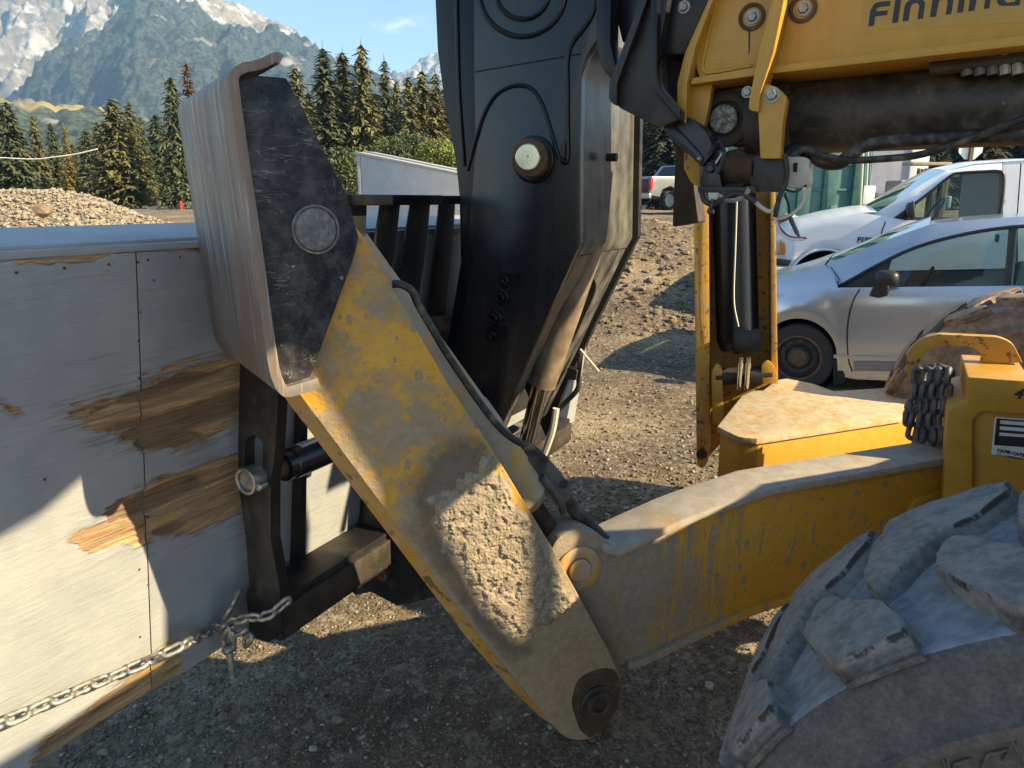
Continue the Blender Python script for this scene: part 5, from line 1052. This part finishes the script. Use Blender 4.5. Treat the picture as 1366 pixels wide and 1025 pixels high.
MB().prism([cr.V(1118, 384, .09), cr.V(1178, 384, .09), cr.V(1190, 346, .12), cr.V(1165, 358, .115)], cr.lat*.03).build('quarter_trim', M_TRIM, SD)
cr.line('door_seam', [(1147, 386), (1138, 402), (1132, 425), (1130, 452), (1132, 480), (1137, 496)], .006, lambda x, y: coff((505-y)/120., x)-.001, M_LIN)
cr.line('fender_seam', [(1116, 384), (1119, 372), (1108, 356)], .004, .06, M_LIN)
cr.plate(((1112, 473.5), (1134, 474), (1134, 479), (1112, 478)), -.004, .03).build('side_moulding', M_SILVER, SD, .003)
cr.plate(((1137, 475), (1500, 479), (1500, 485), (1137, 480)), -.012, .04).build('side_moulding', M_SILVER, SD, .004)
cr.plate(((1138, 482), (1500, 486), (1500, 501), (1139, 495)), .004, .03).build('door_sill_band', plain('grey_sill', (.20, .20, .205), .4, .3, .1), SD, .002)
cr.wheel(acx, acy, .035, .302, .20);  cr.wheel(acx, acy, .035, .302, .20, far=True)
ap = cr.V(acx, acy, 0); MB().lathe(ap+cr.lat*.01, cr.lat, [(0, .352), (.34, .352), (.34, .0)], 40).build('wheel_arch', M_LIN, SD)
cr.plate(((1111, 478), (1119, 480), (1127, 500), (1126, 511), (1112, 514)), .02, .16).build('mud_flap', M_LIN, SD, .004)
c = cr.V(1183, 372, -.10); mir = MB(); V, F = ico(3); V = np.sign(V)*np.abs(V)**.72; mir.add((V[:, :1]*.088*cr.d+V[:, 1:2]*.075*cr.lat+V[:, 2:3]*.062*Z)+c+np.array([0, 0, .005]), F.tolist()); mir.build('mirror', M_TRIM, SD, sharp=80)
cr.plate(((1159, 395), (1163, 385), (1176, 376), (1186, 382), (1184, 394), (1172, 398)), -.03, .13).build('mirror_stalk', M_TRIM, SD, .012, 3)
b0_ = cr.V(1118, 500, 0); b0_[2] = 0
cr.blk(b0_+cr.d*1.5+cr.lat*.86+Z*.42, 3.0, 1.44, .44).build('cabin_floor', M_INT, SD)
cr.blk(b0_+cr.d*.15+cr.lat*.86+Z*.80, .45, 1.38, .16).build('dashboard', M_INT, SD, .05, 3)
wc_ = cr.V(1228, 384, .45); MB().torus(lambda t: wc_+cr.d*(.07*sin(t))+cr.lat*.18*cos(t)+Z*.17*sin(t), 28, .014, 8).build('steering_wheel', M_TRIM, SD)
for dx, yy in ((1.25, .42), (1.25, 1.25), (2.2, .42), (2.2, 1.25)):
    q = b0_+cr.d*dx+cr.lat*yy; cr.blk(q+Z*.82, .16, .48, .52, .14).build('seat', M_SEAT, SD, .05, 3); cr.blk(q+Z*1.15+cr.d*.10, .09, .24, .15, .03).build('headrest', M_SEAT, SD, .03, 3)
c = cr.V(1330, 318, .55); cr.blk(c, .02, .22, .06).build('inside_mirror', M_TRIM, SD, .008)
cr.line('wiper', [(1070, 362), (1085, 357), (1100, 353), (1118, 346)], .012, .42, M_TRIM)
for k in range(4): cr.line('cowl_panel', [(1064+k*9, 366-k*3.0), (1082+k*9, 358-k*3.0)], .02, .25+.15*k, M_CLEAR)

# white pickup behind it
p1 = at_y(1101, 450, 8.2)*np.array([1, 1, 0]); PT = thing('pickup_truck', 'white pickup truck with an amber corner lamp parked behind the silver sedan', 'pickup', tuple(p1+np.array([1.6, .3, 0])))
ct = Car(PT, p1, -18, 1.95, M_WTRUCK); tcx, tcy, tr_ = 1101, 384, 50
tb0 = interp([(1028, 372), (1060, 380), (1160, 404), (2000, 410)])
def tbot(x):
    b = float(tb0(x)); 
    if abs(x-tcx) < tr_: b = min(b, tcy-sqrt(tr_*tr_-(x-tcx)**2))
    return b
ttop = interp([(1026, 335), (1032, 321), (1042, 311), (1065, 301), (1105, 291), (1150, 284), (1172, 283), (1186, 294), (1500, 296), (1501, 288), (2000, 288)])
def toff(k, x):
    o = .12*max(0, .25-k)+.25*max(0, k-.84)**1.5
    if x < 1060: o += .35*((1060-x)/34.)**2.4
    return o
xs = np.unique(np.concatenate([np.linspace(1026, 1052, 8), np.linspace(1052, 1150, 36), np.linspace(1150, 2000, 30)]))
ct.side('body_side', xs, ttop, tbot, toff, 12); ct.side('body_side', xs, ttop, tbot, toff, 8, True)
tsil = interp([(1166, 286), (1200, 265), (1240, 240), (1262, 228), (1300, 219), (1366, 214), (1450, 213), (1500, 222), (1512, 296)]); twt = interp([(1166, 295), (1190, 294), (1230, 265), (1272, 233), (1300, 230), (1334, 228.5), (1337, 229.5)])
t_off = lambda k, x: .07+.03*min(1, max(0, (294-twt(x))/70))+.12*k*min(1, max(.3, (294-twt(x))/70))
rx = np.concatenate([np.linspace(1166, 1272, 22), np.linspace(1276, 1337, 12)])
ct.side('cab_frame', rx, tsil, twt, t_off, 5); ct.side('cab_frame', rx, tsil, twt, t_off, 5, True)
for fr_ in (False, True): ct.side('cab_rear', np.linspace(1338, 1512, 16), tsil, lambda x: 297, lambda k, x: .06+.14*k, 6, fr_)
ct.bridge('hood', [(x, float(ttop(x)), toff(1, x)) for x in np.linspace(1026, 1170, 20)], .07); ct.bridge('windshield', [(x, float(tsil(x)), t_off(1, x)) for x in np.linspace(1168, 1262, 10)], .05, M_GLASS); ct.bridge('roof', [(x, float(tsil(x)), .19) for x in np.linspace(1262, 1512, 14)], .05)
ct.bridge('front_panel', [(1026, y, toff((372-y)/37., 1026)) for y in np.linspace(335, 372, 4)], 0)
for fr_ in (False, True): ct.side('side_window', np.linspace(1192, 1335, 24), twt, lambda x: 294, lambda k, x: .085+.03*k, 4, fr_, M_GLASS)
ct.line('window_trim', [(1190, 294.5), (1210, 280), (1240, 257), (1268, 235), (1280, 231), (1310, 229), (1332, 228.5), (1339, 234), (1338, 260), (1333, 290), (1327, 294)], .016, .065, M_TRIM); ct.line('window_trim', [(1186, 295), (1260, 295), (1330, 294.5)], .018, .066, M_TRIM)
ct.plate(((1195, 294), (1211, 293), (1222, 276), (1218, 268)), .03, .04).build('quarter_trim', M_TRIM, PT, .002)
ct.plate(((1211, 275), (1214, 270), (1220, 270), (1222, 288), (1219, 293), (1212, 292)), -.12, .14).build('mirror', M_TRIM, PT, .015, 3)
ct.line('door_seam', [(1181, 296), (1175, 315), (1173, 338), (1173, 380)], .006, .0, M_LIN); ct.line('door_seam', [(1362, 218), (1359, 260), (1357, 296), (1357, 380)], .006, lambda x, y: .10 if y < 290 else 0.0, M_LIN)
ct.plate(((1031, 323), (1041, 320), (1041, 339), (1032, 340)), .06, .12).build('headlight', M_CLEAR, PT, .004)
ct.plate(((1041, 323), (1050, 326), (1047, 340), (1041, 340)), .03, .1).build('corner_lamp', M_AMB, PT, .004)
ct.plate(((1028, 345), (1056, 347), (1052, 355), (1028, 354)), .0, .1).build('bumper_pad', M_TRIM, PT, .004)
ct.plate(((1026, 356), (1052, 357), (1050, 372), (1028, 374)), -.02, 1.9).build('bumper', M_WTRUCK, PT, .01)
ct.wheel(1102, 388, .05, .36, .24); ap = ct.V(tcx, tcy, 0); MB().lathe(ap+ct.lat*.01, ct.lat, [(0, .44), (.40, .44), (.40, .0)], 40).build('wheel_arch', M_LIN, PT)
ct.line('arch_lip', [(tcx+51*cos(a), tcy-51*sin(a)) for a in np.linspace(.1, 3.0, 14)], .014, .0, M_WTRUCK)
text_mesh('badge', 'F150', M_INK, PT, ct.V(1143, 322.8, -.006), ct.d, (0, 0, 1), .072, .006, .12, .003)
text_mesh('badge_edge', 'F150', M_CHROME, PT, ct.V(1142.5, 323.2, -.003), ct.d, (0, 0, 1), .075, .004, .12, .005)
b0_ = ct.V(1170, 380, 0); b0_[2] = 0; ct.blk(b0_+ct.d*1.5+ct.lat*.97+Z*.80, 3.0, 1.7, .62).build('cabin_floor', M_INT, PT)
wc_ = ct.V(1243, 286, .45); MB().torus(lambda t: wc_+ct.d*(.09*sin(t))+ct.lat*.19*cos(t)+Z*.17*sin(t), 26, .015, 8).build('steering_wheel', M_TRIM, PT)
for yy in (.5, 1.4): ct.blk(b0_+ct.d*1.75+ct.lat*yy+Z*1.28, .18, .55, .55, .12).build('seat', M_SEAT, PT, .05, 3)
c = ct.V(1264, 270, 1.95+.1); ct.blk(c, .07, .1, .16).build('mirror', M_WTRUCK, PT, .02)

# grey pickup far off
gc = at_y(867, 280, 31); gz0 = float(ground_z(gc[0], 31)); gc[2] = max(gz0, at_y(867, 281, 31)[2]); fd = np.array([.82, .57, 0]); fl_ = np.array([-.57, .82, 0])
GP = thing('pickup_truck', 'distant silver-grey pickup seen from behind between the black boom and yellow post', 'pickup', tuple(gc))
Q = lambda s, l, z: gc+fd*s+fl_*l+Z*z
side_p = [(0, .62), (.02, 1.18), (.05, 1.38), (2.0, 1.40), (2.06, 1.45), (2.5, 1.92), (3.6, 1.95), (4.3, 1.45), (5.5, 1.35), (5.6, .6), (5.1, .5), (4.95, .85), (4.5, .95), (4.1, .85), (3.95, .5), (1.75, .5), (1.6, .86), (1.15, 1.0), (.7, .86), (.55, .55)]
MB().prism([Q(s, 0, z) for s, z in side_p], fl_*1.9).build('body', M_GREYP, GP, .03)
MB().prism([Q(-.02, .14, .72), Q(-.02, 1.76, .72), Q(-.02, 1.76, 1.28), Q(-.02, .14, 1.28)], -fd*.03).build('tailgate', M_TRIM, GP, .01)
MB().prism([Q(-.10, -.02, .48), Q(-.10, 1.92, .48), Q(-.10, 1.92, .70), Q(-.10, -.02, .70)], fd*.14).build('bumper', M_GALV, GP, .03)
MB().prism([Q(2.1, .2, 1.5), Q(2.1, 1.7, 1.5), Q(2.42, 1.62, 1.86), Q(2.42, .28, 1.86)], -fd*.06).build('rear_window', M_TRIM, GP)
MB().prism([Q(2.5, -.01, 1.46), Q(4.1, -.01, 1.46), Q(3.55, -.01, 1.85), Q(2.7, -.01, 1.85)], -fl_*.012).build('side_window', M_TRIM, GP)
for l in (.0, 1.74): MB().prism([Q(-.03, l-.02, .85), Q(-.03, l+.16, .85), Q(-.03, l+.16, 1.32), Q(-.03, l-.02, 1.32)], fd*.12).build('tail_light', M_RED, GP, .01)
for s in (1.15, 4.52):
    Wp = part('wheel', GP, Q(s, .1, 0)); MB().lathe(Q(s, .26, .40), -fl_, [(0, .0), (0, .40), (.26, .40), (.28, .30), (.26, .28)], 28).build('tyre', M_TYRE, Wp); MB().lathe(Q(s, .26, .40), -fl_, [(.25, .28), (.27, .24), (.24, .1), (.26, .0)], 24).build('rim', plain('dusty_alloy', (.42, .39, .32), .5, .5), Wp)
MB().box(Q(3.9, -.12, 1.45), fd*.12, fl_*.2, Z*.2).build('mirror', M_WHITEBOX, GP, .02)

# ------------------------------------------------------------------ things behind the vehicles
yT = 13.5; a, b = at_y(1010, 290, yT), at_y(1152, 290, yT); TB = thing('skip_container', 'teal green steel container with red and white reflective tape behind the white pickup', 'container', (a[0], yT, 0))
M_TEAL = paint('teal_steel_paint', (.07, .205, .19), .5, dust=(.30, .34, .29), d_lo=.5, d_hi=.75, d_sc=2.5, d_max=.5, drip=.4, chip=(.12, .07, .04), c_lo=.72, c_sc=8, bump=.1); M_TEALD = plain('dark_teal_steel', (.045, .13, .125), .5, 0, .3, 5)
zb, zt_ = at_y(1100, 288, yT)[2], 3.1; wdt = b[0]-a[0]
MB().box(((a[0]+b[0])/2, yT+1.1, (zb+zt_)/2), (wdt, 0, 0), (0, 2.2, 0), (0, 0, zt_-zb)).build('side_panel', M_TEAL, TB, .01)
def bar(x0, x1, ya, yb_, d, mat, nm, par, Y=yT, bev=.006): 
    p, q = at_y(x0, ya, Y), at_y(x1, yb_, Y); return MB().box(((p[0]+q[0])/2, Y-d/2+.002, (p[2]+q[2])/2), (q[0]-p[0], 0, 0), (0, d, 0), (0, 0, abs(p[2]-q[2]))).build(nm, mat, par, bev)
for x in (1040, 1073, 1107): bar(x, x+4, 150, 288, .06, M_TEALD, 'rib', TB)
bar(990, 1150, 252, 255, .04, M_TEALD, 'rail', TB); bar(990, 1150, 217, 221, .05, M_TEALD, 'rail', TB); bar(1000, 1150, 286.5, 287.5, .05, M_TEALD, 'rail', TB); bar(1147, 1153, 150, 290, .08, M_TEALD, 'corner_post', TB); bar(1106, 1113, 274, 290, .07, M_TEAL, 'latch', TB, bev=.002)
for x0, x1, m in ((1000, 1018, M_RED), (1018, 1029, M_WHITE), (1029, 1046, M_RED), (1046, 1064, M_WHITE), (1076, 1100, M_RED), (1100, 1107, M_WHITE), (1113, 1133, M_RED), (1133, 1146, M_WHITE)): bar(x0, x1, 285.5, 291.5, .055, m, 'reflective_tape', TB, bev=.0)
bar(985, 1146, 292, 300, .02, M_BROWN, 'bed_frame', TB)
for x in (1010, 1060): c = at_y(x, 312, yT+.4); MB().lathe(c, (0, -1, 0), [(0, 0), (0, .48), (.28, .48), (.3, .3), (.28, 0)], 28).build('wheel', M_TYRE, TB)
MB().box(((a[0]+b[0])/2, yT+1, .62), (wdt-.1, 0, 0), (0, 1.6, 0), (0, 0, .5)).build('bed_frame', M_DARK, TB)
LD = thing('scaffold_poles', 'bundle of white and teal upright poles at the right end of the teal container', 'poles', tuple(at_y(1158, 290, 13.2)*np.array([1, 1, 0])))
for k, x in enumerate((1154, 1157, 1160.2, 1163.5)): MB().tube([at_y(x, 292 if k else 280, 13.2)*np.array([1, 1, 0]), at_y(x, 160, 13.2)], .019, 8).build('pole', M_WHITEBOX if k % 2 == 0 else M_TEAL, LD)
bar(1152.5, 1165, 248, 273, .02, M_WHITE, 'white_board', LD, 13.1)
yS = 26; SHD = thing('metal_shed', 'white corrugated metal shed with a blue base band behind the pickup windscreen', 'shed', tuple(at_y(1200, 270, yS)*np.array([1, 1, 0])))
p, q = at_y(1120, 262, yS), at_y(1229, 262, yS); n = 150; xx = np.linspace(p[0], q[0], n*2); G = np.array([[(x, yS+(.05 if (i//2) % 2 else 0), z) for z in (float(ground_z(p[0], yS))-.1, at_y(1200, 256, yS)[2], 5.2)] for i, x in enumerate(xx)])
M_SHED = plain('white_sheet_metal', (.62, .63, .68), .5, .1, .1, 3); grid_obj('wall', G, M_SHED, SHD).data.polygons.foreach_set('use_smooth', [False]*((2*n-1)*2))
MB().box(((p[0]+q[0])/2, yS+3, 2.6), (q[0]-p[0]-.1, 0, 0), (0, 5.8, 0), (0, 0, 5)).build('shed_body', M_SHED, SHD); bar(1120, 1229, 256, 268, .06, plain('blue_band', (.12, .17, .30), .5), 'base_band', SHD, yS); bar(1226, 1230, 120, 270, .1, M_WHITE, 'corner_trim', SHD, yS)
yP = 19; TBP = thing('timber_stack', 'stack of weathered brown boards beside the white shed', 'timber', tuple(at_y(1245, 262, yP)*np.array([1, 1, 0])))
for k in range(14):
    x = 1228+k*3.1; p = at_y(x, 222+random.uniform(0, 5), yP); zb_ = float(ground_z(p[0], yP)); MB().box((p[0], yP+random.uniform(0, .08), (p[2]+zb_)/2), (.055, 0, 0), (0, .05, 0), (0, 0, p[2]-zb_)).build('board', random.choice([M_RUST, M_BROWN, plain('old_board', (.22, .15, .10), .9)]), TBP)
p = at_y(1245, 221, yP); MB().box((p[0], yP+.3, p[2]+.05), (1.0, 0, 0), (0, .5, 0), (0, 0, .07)).build('top_board', plain('pale_board', (.36, .29, .20), .9), TBP, .01)
yW = 17; p = at_y(1208, 253, yW); zb_ = float(ground_z(p[0], yW)); WP = MB(); WP.box((p[0], yW, (at_y(1208, 241, yW)[2]+zb_)/2), (.62, 0, 0), (0, .7, 0), (0, 0, at_y(1208, 241, yW)[2]-zb_)); tag(WP.build('wrapped_pallet', plain('dusty_grey_wrap', (.30, .26, .21), .6, 0, .3, 5, .4), None, .04, 3), 'grey-brown wrapped pallet in front of the white shed', 'pallet')
yG = 15; c = at_y(1295, 200, yG); SG = thing('road_sign', 'white eight-sided sign seen from behind above the white pickup roof', 'sign', (c[0], yG, 0))
R8 = .235; MB().prism([np.array([c[0]+R8*cos(pi/8+k*pi/4)/cos(pi/8), yG, c[2]+.05+R8*sin(pi/8+k*pi/4)/cos(pi/8)]) for k in range(8)], (0, .004, 0)).build('sign_panel', plain('white_sign_back', (.78, .77, .72), .4, .1, .08), SG)
MB().box((c[0], yG-.03, 1.5), (.07, 0, 0), (0, .05, 0), (0, 0, 3.2)).build('post', M_RUST, SG)
# left background bits
for k, (x0, x1) in enumerate(((197, 209), (209, 226), (227, 241), (241, 262), (262, 290))):
    Yb_ = 52; p, q = at_y(x0, 288, Yb_), at_y(x1-.8, 276.5, Yb_); zb_ = float(ground_z(p[0], Yb_))
    mb = MB(); w_ = q[0]-p[0]; mb.prism([(p[0], Yb_, zb_-.2), (q[0], Yb_, zb_-.2), (q[0], Yb_, q[2]-.08*(k % 2)), (p[0], Yb_, q[2]-.08*(k % 2))], (0, .6, 0))
    tag(mb.build('concrete_block', plain('pale_concrete', (.52, .51, .47), .8, 0, .15, 3), None, .03), 'pale concrete block in the row right of the gravel heap', 'concrete block', 'concrete blocks right of the gravel heap')
p = at_y(243, 289, 47); zb_ = float(ground_z(p[0], 47)); HD2 = thing('hydrant', 'small red hydrant standing in front of the pale concrete blocks', 'hydrant', (p[0], 47, zb_)); h = at_y(243, 268, 47)[2]-zb_
MB().lathe((p[0], 47, zb_), Z, [(0, 0), (0, .11), (.06, .11), (.07, .075), (h*.78, .075), (h*.8, .10), (h*.86, .10), (h*.97, .05), (h, 0)], 14).build('barrel', plain('red_paint', (.50, .03, .025), .5), HD2); MB().tube([(p[0]-.17, 47, zb_+h*.66), (p[0]+.17, 47, zb_+h*.66)], .05, 10).build('outlet', plain('red_paint', (.50, .03, .025), .5), HD2)
p = at_y(14, 266, 22); GB = thing('green_tub', 'bright green plastic tub peeping over the left end of the gravel heap', 'tub', (p[0], 22, 1.1)); M_GRN = plain('lime_green_plastic', (.16, .52, .03), .45, 0, .1)
MB().prism([(p[0]-.6, 22, p[2]+.05), (p[0]+.34, 22, p[2]+.05), (p[0]+.26, 22, .9), (p[0]-.5, 22, .9)], (0, .6, 0)).build('tub', M_GRN, GB, .02); MB().box((p[0]-.13, 22.3, p[2]+.05), (1.02, 0, 0), (0, .68, 0), (0, 0, .05)).build('rim', M_GRN, GB, .01)
RP = MB(); RP.tube(crom([at_y(x, y, 40) for x, y in ((-60, 206), (0, 210.5), (45, 212.5), (70, 210), (100, 206), (130, 199))], 8), .035, 6); tag(RP.build('rope', plain('white_rope', (.7, .68, .6), .7), None), 'pale rope strung in front of the spruces above the gravel heap', 'rope')
